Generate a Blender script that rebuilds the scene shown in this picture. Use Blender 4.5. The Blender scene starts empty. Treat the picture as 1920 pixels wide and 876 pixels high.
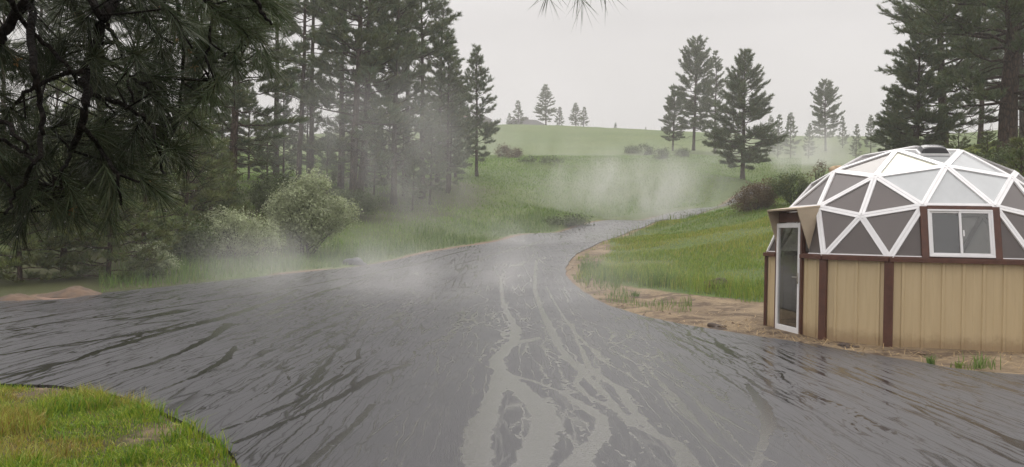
import bpy, math, random
import numpy as np
from mathutils import Vector, Matrix
from mathutils.geometry import delaunay_2d_cdt

# ------------------------------------------------------------------ camera, light, exposure
S = bpy.context.scene
C = S.collection
F, CX, CY = 1500.0, 960.0, 438.0
PITCH, ROLL, CAMH = 0.0037, 0.0209, 1.69
fw = np.array([0, math.cos(PITCH), math.sin(PITCH)])
r0 = np.array([1.0, 0, 0]); u0 = np.array([0, -math.sin(PITCH), math.cos(PITCH)])
RT = math.cos(ROLL) * r0 + math.sin(ROLL) * u0
UP = -math.sin(ROLL) * r0 + math.cos(ROLL) * u0
CAM = np.array([0, 0, CAMH])
cd = bpy.data.cameras.new('camera'); cam = bpy.data.objects.new('camera', cd); C.objects.link(cam)
cd.sensor_width = 36; cd.lens = 36 * F / 1920; cd.clip_start = 0.05; cd.clip_end = 3000
cam.matrix_world = Matrix(((RT[0], UP[0], -fw[0], 0), (RT[1], UP[1], -fw[1], 0), (RT[2], UP[2], -fw[2], CAMH), (0, 0, 0, 1)))
S.camera = cam

SUN_EL, SUN_AZ = 58.0, 20.0                      # azimuth measured from +Y towards +X
W = bpy.data.worlds.new('World'); S.world = W; W.use_nodes = True
wn = W.node_tree; wn.nodes.clear()
def N(nt, t, ins=None, **kw):
    n = nt.nodes.new(t)
    for k, v in kw.items(): setattr(n, k, v)
    for k, v in (ins or {}).items():
        s = n.inputs[k]
        if isinstance(v, bpy.types.NodeSocket): nt.links.new(v, s)
        elif isinstance(v, bpy.types.Node): nt.links.new(v.outputs[0], s)
        else: s.default_value = v
    return n
sky = N(wn, 'ShaderNodeTexSky', sky_type='NISHITA', sun_disc=False, sun_elevation=math.radians(SUN_EL),
        sun_rotation=math.radians(SUN_AZ), air_density=1.0, dust_density=4.0, ozone_density=1.0, altitude=1800)
hs = N(wn, 'ShaderNodeHueSaturation', {'Saturation': 0.12, 'Color': sky.outputs[0]})
tc = N(wn, 'ShaderNodeTexCoord')
mp = N(wn, 'ShaderNodeMapping', {'Vector': tc.outputs['Generated'], 'Scale': (1, 1, 2.6)})
cn = N(wn, 'ShaderNodeTexNoise', {'Vector': mp.outputs[0], 'Scale': 1.7, 'Detail': 4.0, 'Roughness': 0.5})
cr = N(wn, 'ShaderNodeMapRange', {'Value': cn.outputs[0], 'From Min': 0.3, 'From Max': 0.7, 'To Min': 10.9, 'To Max': 14.9})
cloud = N(wn, 'ShaderNodeVectorMath', {0: (1.0, 0.966, 0.968)}, operation='SCALE'); wn.links.new(cr.outputs[0], cloud.inputs['Scale'])
mx = wn.nodes.new('ShaderNodeMix'); mx.data_type = 'RGBA'; mx.inputs[0].default_value = 0.8
wn.links.new(hs.outputs[0], mx.inputs[6]); wn.links.new(cloud.outputs[0], mx.inputs[7])
dz = N(wn, 'ShaderNodeSeparateXYZ', {0: tc.outputs['Generated']})
zr = N(wn, 'ShaderNodeMapRange', {'Value': dz.outputs[2], 'From Min': 0.26, 'From Max': 0.95, 'To Min': 1.0, 'To Max': 3.4})   # an overcast sky is brightest overhead
zen = N(wn, 'ShaderNodeVectorMath', {0: mx.outputs[2]}, operation='SCALE'); wn.links.new(zr.outputs[0], zen.inputs['Scale'])
bg = N(wn, 'ShaderNodeBackground', {'Color': zen.outputs[0], 'Strength': 0.059})
wo = N(wn, 'ShaderNodeOutputWorld', {'Surface': bg.outputs[0]})

ld = bpy.data.lights.new('sun', 'SUN'); sun = bpy.data.objects.new('sun', ld); C.objects.link(sun)
ld.energy = 1.5; ld.angle = math.radians(40); ld.color = (1.0, 0.96, 0.9)
_d = Vector((math.sin(math.radians(SUN_AZ)) * math.cos(math.radians(SUN_EL)), math.cos(math.radians(SUN_AZ)) * math.cos(math.radians(SUN_EL)), math.sin(math.radians(SUN_EL))))
sun.rotation_euler = _d.to_track_quat('Z', 'Y').to_euler(); sun.location = (0, 0, 60)
vs = S.view_settings
vs.view_transform = 'Standard'; vs.look = 'None'; vs.gamma = 1.0; vs.use_curve_mapping = False
vs.exposure = 0.0
S.cycles.use_denoising = True
S.cycles.max_bounces = 8; S.cycles.diffuse_bounces = 3; S.cycles.glossy_bounces = 3; S.cycles.transmission_bounces = 6
S.cycles.transparent_max_bounces = 10; S.cycles.volume_bounces = 1
S.cycles.volume_step_rate = 2.0; S.cycles.volume_max_steps = 128
S.cycles.sample_clamp_indirect = 4.0

# ------------------------------------------------------------------ helpers
rng = np.random.default_rng(7)
random.seed(7)
def unproj(px, py, d):
    return CAM + d * (fw + (px - CX) / F * RT - (py - CY) / F * UP)
def seed(s):
    global rng
    rng = np.random.default_rng(s)

def mesh_np(name, V, tris=None, quads=None, smooth=False, attrs=None):
    V = np.asarray(V, np.float32)
    me = bpy.data.meshes.new(name)
    t = np.asarray(tris if tris is not None and len(tris) else np.zeros((0, 3)), np.int32).reshape(-1, 3)
    q = np.asarray(quads if quads is not None and len(quads) else np.zeros((0, 4)), np.int32).reshape(-1, 4)
    me.vertices.add(len(V)); me.vertices.foreach_set('co', V.ravel())
    loops = np.concatenate([t.ravel(), q.ravel()])
    me.loops.add(len(loops)); me.loops.foreach_set('vertex_index', loops)
    starts = np.concatenate([np.arange(len(t)) * 3, len(t) * 3 + np.arange(len(q)) * 4]).astype(np.int32)
    me.polygons.add(len(starts)); me.polygons.foreach_set('loop_start', starts)
    me.polygons.foreach_set('use_smooth', np.full(len(starts), bool(smooth)))
    me.update(calc_edges=True)
    for k, a in (attrs or {}).items():
        a = np.asarray(a, np.float32)
        if a.ndim == 1:
            at = me.attributes.new(k, 'FLOAT', 'POINT'); at.data.foreach_set('value', a)
        else:
            if a.shape[1] == 3: a = np.concatenate([a, np.ones((len(a), 1), np.float32)], 1)
            at = me.attributes.new(k, 'FLOAT_COLOR', 'POINT'); at.data.foreach_set('color', a.ravel())
    return me

class MB:
    """collects tubes, boxes, triangles; build() links them as ONE mesh object"""
    def __init__(s): s.V = []; s.T = []; s.Q = []; s.n = 0; s.col = []
    def add(s, V, T=None, Q=None, col=None):
        V = np.asarray(V, float).reshape(-1, 3)
        if T is not None and len(T): s.T.append(np.asarray(T).reshape(-1, 3) + s.n)
        if Q is not None and len(Q): s.Q.append(np.asarray(Q).reshape(-1, 4) + s.n)
        s.V.append(V); s.n += len(V)
        s.col.append(np.tile(col, (len(V), 1)) if col is not None and np.ndim(col) == 1 else (col if col is not None else np.ones((len(V), 3))))
    def tube(s, P, R, n=6, col=None, cap=True):
        P = np.asarray(P, float); m = len(P); R = np.broadcast_to(np.asarray(R, float), (m,))
        Tn = np.gradient(P, axis=0); Tn /= np.linalg.norm(Tn, axis=1, keepdims=True) + 1e-9
        ref = np.array([0.31, 0.17, 1.0]) if abs(Tn[:, 2]).mean() < 0.8 else np.array([1.0, 0.2, 0.1])
        A = np.cross(Tn, ref); A /= np.linalg.norm(A, axis=1, keepdims=True) + 1e-9
        B = np.cross(Tn, A)
        a = np.arange(n) / n * 2 * np.pi
        V = P[:, None] + R[:, None, None] * (np.cos(a)[None, :, None] * A[:, None] + np.sin(a)[None, :, None] * B[:, None])
        i = np.arange(m - 1)[:, None] * n; j = np.arange(n)[None]; k = (j + 1) % n
        Q = np.stack([i + j, i + k, i + n + k, i + n + j], -1).reshape(-1, 4)
        V = V.reshape(-1, 3); T = []
        if cap:
            V = np.concatenate([V, P[:1], P[-1:]]); c = len(V)
            for jj in range(n):
                T.append((c - 2, (jj + 1) % n, jj)); T.append((c - 1, (m - 1) * n + jj, (m - 1) * n + (jj + 1) % n))
        s.add(V, T, Q, col)
    def box(s, c, ax, ay, az):
        """box with centre c and half axes ax, ay, az"""
        c, ax, ay, az = (np.asarray(v, float) for v in (c, ax, ay, az))
        V = [c + i * ax + j * ay + k * az for i in (-1, 1) for j in (-1, 1) for k in (-1, 1)]
        s.add(V, None, [(0, 1, 3, 2), (4, 6, 7, 5), (0, 4, 5, 1), (2, 3, 7, 6), (0, 2, 6, 4), (1, 5, 7, 3)])
    def prism(s, P, n, t):
        """polygon P extruded along n from -t/2 to t/2"""
        P = np.asarray(P, float); n = np.asarray(n, float); n = n / np.linalg.norm(n); m = len(P)
        V = np.concatenate([P - n * t / 2, P + n * t / 2]); T = []; Q = []
        for i in range(1, m - 1): T += [(0, i + 1, i), (m, m + i, m + i + 1)]
        for i in range(m): Q.append((i, (i + 1) % m, m + (i + 1) % m, m + i))
        s.add(V, T, Q)
    def mesh(s, name, smooth=False, tint=False):
        V = np.concatenate(s.V) if s.V else np.zeros((0, 3))
        return mesh_np(name, V, np.concatenate(s.T) if s.T else None, np.concatenate(s.Q) if s.Q else None, smooth,
                       {'tint': np.concatenate(s.col)} if tint else None)
    def build(s, name, mat, parent=None, smooth=False, tint=False, bevel=0):
        return link(name, s.mesh(name, smooth, tint), mat, parent, bevel)

def link(name, me, mat, parent=None, bevel=0):
    o = bpy.data.objects.new(name, me); C.objects.link(o)
    if mat: me.materials.append(mat)
    if parent: o.parent = parent
    if bevel:
        b = o.modifiers.new('bevel', 'BEVEL'); b.width = bevel; b.segments = 2; b.limit_method = 'ANGLE'
    return o
def tag(o, label=None, cat=None, group=None, kind=None):
    if label: o['label'] = label
    if cat: o['category'] = cat
    if group: o['group'] = group
    if kind: o['kind'] = kind
    return o
def empty(name, loc, rz=0, label=None, cat=None, group=None):
    o = bpy.data.objects.new(name, None); C.objects.link(o); o.location = tuple(loc); o.rotation_euler = (0, 0, rz)
    o.empty_display_size = 0.3
    return tag(o, label, cat, group)
def copy_thing(o):
    c = o.copy(); C.objects.link(c)
    for ch in list(o.children):
        k = ch.copy(); C.objects.link(k); k.parent = c
        for g in list(ch.children):
            h = g.copy(); C.objects.link(h); h.parent = k
    return c

def vnoise(x, y, sc, sd=0):
    """value noise 0..1"""
    x = np.asarray(x, float) / sc + 1000.3; y = np.asarray(y, float) / sc + 1000.7
    xi = np.floor(x).astype(np.int64); yi = np.floor(y).astype(np.int64); fx = x - xi; fy = y - yi
    fx = fx * fx * (3 - 2 * fx); fy = fy * fy * (3 - 2 * fy)
    def h(a, b):
        n = (a * 374761393 + b * 668265263 + sd * 974634777) & 0x7fffffff
        n = ((n ^ (n >> 13)) * 1274126177) & 0x7fffffff
        return ((n ^ (n >> 16)) & 0xffff) / 65535.0
    return (h(xi, yi) * (1 - fx) + h(xi + 1, yi) * fx) * (1 - fy) + (h(xi, yi + 1) * (1 - fx) + h(xi + 1, yi + 1) * fx) * fy
def fbm(x, y, sc, sd=0, o=3):
    return sum(vnoise(x, y, sc / 2 ** k, sd + k) * 0.5 ** k for k in range(o)) / sum(0.5 ** k for k in range(o))
def sstep(a, b, x):
    t = np.clip((x - a) / (b - a), 0, 1); return t * t * (3 - 2 * t)

def seg_dist(P, A, B):
    """distance of points P(n,2) to segments A,B (m,2): min, index, param"""
    best = np.full(len(P), 1e9); bi = np.zeros(len(P), int); bt = np.zeros(len(P))
    for i in range(len(A)):
        ab = B[i] - A[i]; t = np.clip(((P - A[i]) @ ab) / (ab @ ab + 1e-12), 0, 1)
        d = np.hypot(*(P - A[i] - t[:, None] * ab).T)
        m = d < best; best[m] = d[m]; bi[m] = i; bt[m] = t[m]
    return best, bi, bt
def inside(P, poly):
    x, y = P[:, 0], P[:, 1]; r = np.zeros(len(P), bool); n = len(poly)
    for i in range(n):
        (x1, y1), (x2, y2) = poly[i], poly[(i + 1) % n]
        if y1 == y2: continue
        c = ((y1 > y) != (y2 > y)) & (x < (x2 - x1) * (y - y1) / (y2 - y1) + x1)
        r ^= c
    return r
def sdist(P, poly):
    poly = np.asarray(poly, float)
    d, _, _ = seg_dist(P, poly, np.roll(poly, -1, 0))
    return np.where(inside(P, poly), -d, d)

# ------------------------------------------------------------------ terrain height
ctl = []
for y in (-40, -12, -4, 3, 9, 13.5):
    for x in (-60, -30, -15, -6, 0, 6, 15, 30, 60): ctl.append((x, y, 0.0))
for x, y, z in ((7.7, 15.5, 0), (5, 15, 0), (10.5, 15, 0), (7.7, 19.5, .12), (-15, 17.5, 0), (-30, 18, .2), (16, 20, .9), (30, 20, 2), (60, 20, 5),
                (-35, 26, 2), (-60, 30, 5), (30, 40, 7), (60, 60, 13), (-60, 60, 9), (-80, 100, 13), (100, 120, 24), (12, 23, .9), (16, 30, 3.2)): ctl.append((x, y, z))
for px, py, d in ((0, 568, 17.6), (200, 550, 20), (400, 530, 24), (640, 505, 30), (800, 475, 36), (930, 455, 42), (1050, 437, 52), (1200, 415, 64), (1350, 388, 78),
                  (1062, 520, 26), (1062, 500, 30), (1085, 475, 35), (1130, 453, 41), (1190, 430, 50), (1250, 412, 58), (1345, 390, 70), (1480, 370, 88),
                  (1430, 550, 21), (1300, 545, 21.5), (1210, 540, 22.5), (1130, 520, 25), (1150, 470, 36), (1300, 470, 33), (1430, 470, 30), (1300, 436, 44),
                  (1430, 400, 46), (1400, 385, 50), (1490, 385, 46), (1250, 432, 50), (1330, 409, 58), (1900, 310, 38), (1800, 300, 47), (1700, 300, 60), (1550, 320, 75),
                  (400, 345, 42), (300, 440, 33), (100, 450, 31), (400, 482, 30), (600, 482, 34), (700, 455, 39), (800, 420, 44), (700, 390, 50), (600, 380, 48),
                  (800, 380, 56), (850, 340, 68), (950, 400, 56), (1000, 420, 54), (900, 330, 78), (1000, 350, 76), (1100, 350, 80), (1200, 350, 84), (1300, 350, 86),
                  (1385, 332, 88), (1000, 312, 92), (1100, 320, 95), (1250, 310, 100), (1000, 300, 98), (1050, 288, 140), (1050, 268, 180), (1050, 241, 260), (960, 236, 260),
                  (1150, 246, 260), (1225, 247, 250), (1440, 258, 240), (1600, 262, 220), (1750, 265, 210), (1900, 265, 210), (800, 240, 250), (500, 262, 240), (200, 280, 230),
                  (1297, 282, 130), (1450, 302, 140), (1550, 300, 130), (500, 330, 90), (200, 330, 80), (0, 330, 75), (1250, 275, 160), (850, 290, 130), (1700, 290, 130)):
    ctl.append(tuple(unproj(px, py, d)))
for x, y, z in ((-200, 330, 22), (0, 350, 28), (150, 340, 24), (300, 330, 20), (-300, 200, 18), (-200, 100, 12), (250, 150, 24), (250, 60, 14), (0, 500, 12), (300, 600, 5), (-300, 600, 5), (-500, 300, 10), (500, 300, 10),
                (-500, -60, 0), (500, -60, 0), (0, -60, 0), (600, 700, 0), (-600, 700, 0), (0, 700, 5), (600, 0, 5), (-600, 0, 2)): ctl.append((x, y, z))
ctl = np.array(ctl, float)
def _phi(r): return np.sqrt(r * r + 4.0)
_K = _phi(np.hypot(ctl[:, None, 0] - ctl[None, :, 0], ctl[:, None, 1] - ctl[None, :, 1]))
_w = np.linalg.solve(_K + np.eye(len(ctl)) * -0.15, ctl[:, 2] - 3.0)
def ground(x, y):
    x = np.asarray(x, float); y = np.asarray(y, float); sh = x.shape; x = x.ravel(); y = y.ravel(); out = np.empty(len(x))
    for i in range(0, len(x), 20000):
        r = _phi(np.hypot(x[i:i + 20000, None] - ctl[None, :, 0], y[i:i + 20000, None] - ctl[None, :, 1])); out[i:i + 20000] = r @ _w + 3.0
    near = sstep(24, 12, np.hypot(x - 2, y - 4))                       # the yard round the camera is level
    return (out * (1 - near) + 0 * near).reshape(sh)
def on_ground(px, d):
    p = unproj(px, CY, d)
    return np.array([p[0], p[1], float(ground(p[0], p[1]))])
def hit(px, py):
    """where the sight line through a pixel meets the ground"""
    ds = np.concatenate([np.linspace(3, 60, 600), np.linspace(60, 300, 400)])
    P = CAM + ds[:, None] * (fw + (px - CX) / F * RT - (py - CY) / F * UP)
    i = np.argmax(P[:, 2] < ground(P[:, 0], P[:, 1])); return P[i]

def xy(l): return [tuple(unproj(*p)[:2]) for p in l]
lawn_e = xy([(0, 725, 8.4), (120, 727, 8.32), (250, 755, 7.77), (330, 790, 7.05), (400, 830, 6.37), (450, 876, 5.7)])
right_e = xy([(1920, 708, 10.4), (1700, 680, 11.5), (1500, 645, 13.3), (1400, 632, 14.2), (1250, 607, 16.3), (1150, 577, 19.2), (1090, 545, 23), (1062, 520, 26.3), (1062, 500, 30),
              (1085, 475, 35), (1130, 453, 41), (1190, 430, 50), (1250, 412, 58), (1345, 390, 70), (1480, 370, 88)])
left_e = xy([(1500, 366, 95), (1350, 388, 78), (1200, 415, 64), (1050, 437, 52), (930, 455, 42), (800, 475, 36), (640, 505, 30), (400, 530, 24), (200, 550, 20), (0, 568, 17.6)])
road = ([(-0.4, -8), (32, -8), (32, 5.5), (14, 8.9)] + right_e + left_e + [(-25, 15.5), (-45, 14.5), (-45, 8.2), (-25, 8.5), (-12, 8.6)] + lawn_e + [(-1.35, 4.2), (-.7, 2)])
def densify(poly, wob=0.05):
    P = np.array(poly, float); n = len(P); out = []
    for i in range(n):
        p0, p1, p2, p3 = P[i - 1], P[i], P[(i + 1) % n], P[(i + 2) % n]
        L = np.hypot(*(p2 - p1)); k = max(2, int(L / max(0.12, 0.006 * np.hypot(*(p1 + p2)) )))
        t = np.arange(k)[:, None] / k
        if max(abs(p1[0]), abs(p2[0])) > 20 or min(p1[1], p2[1]) < 3: out.append(p1 + (p2 - p1) * t)
        else:
            a = .5 * ((2 * p1) + (-p0 + p2) * t + (2 * p0 - 5 * p1 + 4 * p2 - p3) * t ** 2 + (-p0 + 3 * p1 - 3 * p2 + p3) * t ** 3)
            lin = p1 + (p2 - p1) * t
            out.append(lin * .35 + a * .65)
    Q = np.concatenate(out)
    Q[:, 0] += (fbm(Q[:, 0], Q[:, 1], .8, 3) - .5) * wob * 2; Q[:, 1] += (fbm(Q[:, 0], Q[:, 1], .8, 9) - .5) * wob * 2
    return Q
roadP = densify(road)
_sx = np.arange(-52, 52, .25); _sy = np.arange(-9.5, 104, .25)
_a, _b = np.meshgrid(_sx, _sy); SDF = sdist(np.stack([_a.ravel(), _b.ravel()], 1), roadP).reshape(_a.shape)
def sdr_(P):
    """signed distance to the road's edge, read off a grid"""
    u = np.clip((P[:, 0] + 52) / .25, 0, len(_sx) - 1.001); v = np.clip((P[:, 1] + 9.5) / .25, 0, len(_sy) - 1.001); i = u.astype(int); j = v.astype(int); u = u - i; v = v - j
    return (SDF[j, i] * (1 - u) + SDF[j, i + 1] * u) * (1 - v) + (SDF[j + 1, i] * (1 - u) + SDF[j + 1, i + 1] * u) * v
DC = np.array([7.70, 15.34])         # dome centre
DR = 2.71
# bare earth on the right between road and grass, and round the dome
dirt_poly = np.array([(14, 8.8)] + right_e[:11] + xy([(1150, 460, 38), (1140, 475, 34), (1115, 500, 28.5), (1125, 522, 24.8), (1205, 536, 23), (1300, 547, 21.4), (1440, 552, 20.5)]) + [(8.5, 19.2), (12.2, 17.5), (14.5, 14), (20, 9)])

# ------------------------------------------------------------------ materials
def new_mat(name):
    m = bpy.data.materials.new(name); m.use_nodes = True; m.node_tree.nodes.clear(); return m, m.node_tree
def out(nt, sh=None, vol=None, disp=None):
    o = nt.nodes.new('ShaderNodeOutputMaterial')
    if sh: nt.links.new(sh.outputs[0], o.inputs[0])
    if vol: nt.links.new(vol.outputs[0], o.inputs[1])
def mixc(nt, f, a, b, bt='MIX'):
    n = nt.nodes.new('ShaderNodeMix'); n.data_type = 'RGBA'; n.blend_type = bt
    for k, v in ((0, f), (6, a), (7, b)):
        if isinstance(v, bpy.types.NodeSocket): nt.links.new(v, n.inputs[k])
        elif k == 0: n.inputs[0].default_value = v
        else: n.inputs[k].default_value = (*v, 1) if len(v) == 3 else v
    return n.outputs[2]
def math_(nt, op, a, b=None, c=None, clamp=False):
    n = nt.nodes.new('ShaderNodeMath'); n.operation = op; n.use_clamp = clamp
    for i, v in enumerate((a, b, c)):
        if v is None: continue
        if isinstance(v, bpy.types.NodeSocket): nt.links.new(v, n.inputs[i])
        else: n.inputs[i].default_value = v
    return n.outputs[0]
def mrange(nt, v, a, b, c=0., d=1., smooth=True):
    n = N(nt, 'ShaderNodeMapRange', {'Value': v, 'From Min': a, 'From Max': b, 'To Min': c, 'To Max': d})
    if smooth: n.interpolation_type = 'SMOOTHSTEP'
    return n.outputs[0]
def noise(nt, vec, sc, det=4, rough=.55, dist=0):
    n = N(nt, 'ShaderNodeTexNoise', {'Scale': sc, 'Detail': det, 'Roughness': rough, 'Distortion': dist})
    if vec is not None: nt.links.new(vec, n.inputs['Vector'])
    return n.outputs[0]
def objco(nt): return N(nt, 'ShaderNodeTexCoord').outputs['Object']
def mapping(nt, vec, scale=(1, 1, 1), rot=(0, 0, 0), loc=(0, 0, 0)):
    return N(nt, 'ShaderNodeMapping', {'Vector': vec, 'Scale': scale, 'Rotation': rot, 'Location': loc}).outputs[0]
def princ(nt, **kw):
    n = nt.nodes.new('ShaderNodeBsdfPrincipled')
    for k, v in kw.items():
        k = k.replace('_', ' ')
        s = n.inputs[k]
        if isinstance(v, bpy.types.NodeSocket): nt.links.new(v, s)
        else: s.default_value = (*v, 1) if isinstance(v, tuple) and len(v) == 3 and s.type == 'RGBA' else v
    return n
def bump(nt, h, st=.3, dist=.02, normal=None):
    n = N(nt, 'ShaderNodeBump', {'Height': h, 'Strength': st, 'Distance': dist})
    if normal is not None: nt.links.new(normal, n.inputs['Normal'])
    return n.outputs[0]

def mat_plain(name, col, rough=.5, var=.15, sc=6., bumpst=0., spec=.5, metallic=0.):
    m, nt = new_mat(name); co = objco(nt)
    n = noise(nt, co, sc, 5, .6)
    f = mrange(nt, n, .3, .7)
    c = mixc(nt, f, tuple(x * (1 - var) for x in col), tuple(min(1, x * (1 + var)) for x in col))
    r = mrange(nt, n, .3, .7, rough * .85, min(1, rough * 1.15))
    kw = dict(Base_Color=c, Roughness=r, Metallic=metallic, Specular_IOR_Level=spec)
    if bumpst: kw['Normal'] = bump(nt, noise(nt, co, sc * 8, 4, .6), bumpst, .01)
    out(nt, princ(nt, **kw)); return m

def mat_leaf(name, col, rough=.5, trans=.25, spec=.4):
    m, nt = new_mat(name)
    a = N(nt, 'ShaderNodeAttribute', attribute_name='tint').outputs['Color']
    c = mixc(nt, 1.0, col, a, 'MULTIPLY')
    p = princ(nt, Base_Color=c, Roughness=rough, Specular_IOR_Level=spec)
    t = N(nt, 'ShaderNodeBsdfTranslucent', {'Color': c})
    s = N(nt, 'ShaderNodeMixShader', {0: trans, 1: p.outputs[0], 2: t.outputs[0]})
    out(nt, s); return m

def mat_bark(name, c1, c2, sc=9.):
    m, nt = new_mat(name); co = objco(nt)
    v = N(nt, 'ShaderNodeTexVoronoi', {'Vector': mapping(nt, co, (1, 1, .28)), 'Scale': sc}, feature='DISTANCE_TO_EDGE').outputs[0]
    n = noise(nt, mapping(nt, co, (1, 1, .3)), sc * 1.6, 5, .65)
    f = math_(nt, 'MULTIPLY', mrange(nt, v, 0, .18), n)
    out(nt, princ(nt, Base_Color=mixc(nt, f, c1, c2), Roughness=.9, Specular_IOR_Level=.12, Normal=bump(nt, math_(nt, 'ADD', math_(nt, 'MULTIPLY', v, 2), n), .8, .04)))
    return m

M = {}
M['needle'] = mat_leaf('pine_needles', (.115, .148, .062), .55, .2)
M['needle_young'] = mat_leaf('young_pine_needles', (.125, .152, .045), .5, .25)
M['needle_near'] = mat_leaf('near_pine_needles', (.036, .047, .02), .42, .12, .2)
M['leaf_pale'] = mat_leaf('pale_leaves', (.36, .4, .24), .45, .3)
M['leaf_green'] = mat_leaf('green_leaves', (.075, .105, .03), .5, .3)
M['leaf_red'] = mat_leaf('reddish_leaves', (.13, .085, .04), .55, .25)
M['leaf_yellow'] = mat_leaf('yellow_green_leaves', (.15, .15, .04), .5, .3)
M['grass'] = mat_leaf('grass_blades', (.12, .165, .042), .5, .4)
M['bark'] = mat_bark('pine_bark', (.028, .02, .016), (.13, .085, .062))
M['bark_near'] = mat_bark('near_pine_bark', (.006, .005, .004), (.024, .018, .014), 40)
M['bark_grey'] = mat_bark('shrub_bark', (.03, .026, .022), (.1, .09, .075), 30)
M['white'] = mat_plain('white_vinyl', (.8, .79, .785), .35, .03, 4)
M['brown'] = mat_plain('brown_trim', (.1, .04, .024), .5, .18, 9, .1)
M['dark'] = mat_plain('dark_rubber', (.02, .02, .02), .5)
M['black_box'] = mat_plain('box_black', (.018, .018, .018), .6)
M['metal'] = mat_plain('handle_metal', (.55, .52, .45), .3, .05, 5, 0, .5, .9)
M['roof_dark'] = mat_plain('dark_shingles', (.05, .047, .05), .8, .2, 2)
M['roof_red'] = mat_plain('red_roofing', (.22, .06, .055), .7, .2, 2)
M['house_wall'] = mat_plain('house_siding', (.16, .14, .12), .7, .1, 1)
M['rock_grey'] = mat_plain('grey_rock', (.07, .075, .082), .6, .3, 5, .6)
M['rock_tan'] = mat_plain('tan_rock', (.48, .33, .19), .8, .25, 1.5, .6)
M['soil'] = mat_plain('damp_soil', (.06, .04, .028), .8, .35, 14, .7)
M['mound'] = mat_plain('sandy_mound', (.1, .066, .043), .85, .4, 4, 1.)
M['straw'] = mat_leaf('straw', (.42, .3, .15), .6, .2)
M['cone'] = mat_plain('pollen_cones', (.3, .16, .045), .6, .2, 30)

def mat_ground():
    m, nt = new_mat('ground'); co = objco(nt)
    dirt = N(nt, 'ShaderNodeAttribute', attribute_name='dirt').outputs['Fac']
    litter = N(nt, 'ShaderNodeAttribute', attribute_name='litter').outputs['Fac']
    lawn = N(nt, 'ShaderNodeAttribute', attribute_name='lawn').outputs['Fac']
    red = N(nt, 'ShaderNodeAttribute', attribute_name='red').outputs['Fac']
    nb = noise(nt, co, .09, 4, .6); nm = noise(nt, co, .8, 5, .65); nf = noise(nt, co, 9., 5, .7); nvf = noise(nt, co, 45., 4, .7)
    g = mixc(nt, mrange(nt, nb, .35, .65), (.075, .125, .018), (.115, .15, .032))
    g = mixc(nt, mrange(nt, nm, .35, .75), g, (.06, .095, .02))
    streak = noise(nt, mapping(nt, co, (1, .15, 1)), 2.2, 5, .7)
    g = mixc(nt, mrange(nt, streak, .45, .75, 0, .6), g, (.15, .17, .055))
    g = mixc(nt, mrange(nt, nf, .3, .8, 0, .5), g, (.04, .06, .015))
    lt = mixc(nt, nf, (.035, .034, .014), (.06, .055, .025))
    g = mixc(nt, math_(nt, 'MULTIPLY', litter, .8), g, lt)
    ln = mixc(nt, nf, (.03, .035, .01), (.11, .09, .04))
    g = mixc(nt, lawn, g, ln)
    d = mixc(nt, mrange(nt, nm, .3, .7), (.165, .12, .073), (.29, .22, .135))
    d = mixc(nt, mrange(nt, nf, .4, .75, 0, .75), d, (.115, .078, .05))
    d = mixc(nt, mrange(nt, nvf, .55, .75, 0, .5), d, (.36, .29, .21))
    clod = noise(nt, mapping(nt, co, (.6, 1, 1)), 1.5, 6, .75)
    d = mixc(nt, mrange(nt, clod, .49, .58, 0, .8), d, (.075, .05, .034))
    d = mixc(nt, math_(nt, 'MULTIPLY', red, .8), d, mixc(nt, nf, (.17, .105, .08), (.27, .18, .14)))
    edge = math_(nt, 'ADD', dirt, math_(nt, 'MULTIPLY', math_(nt, 'SUBTRACT', nf, .5), .6))
    col = mixc(nt, mrange(nt, edge, .35, .65), g, d)
    h = math_(nt, 'ADD', math_(nt, 'MULTIPLY', nf, 1.), math_(nt, 'MULTIPLY', nvf, .4))
    out(nt, princ(nt, Base_Color=col, Roughness=.85, Specular_IOR_Level=.25, Normal=bump(nt, h, .7, .06)))
    return m

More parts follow.
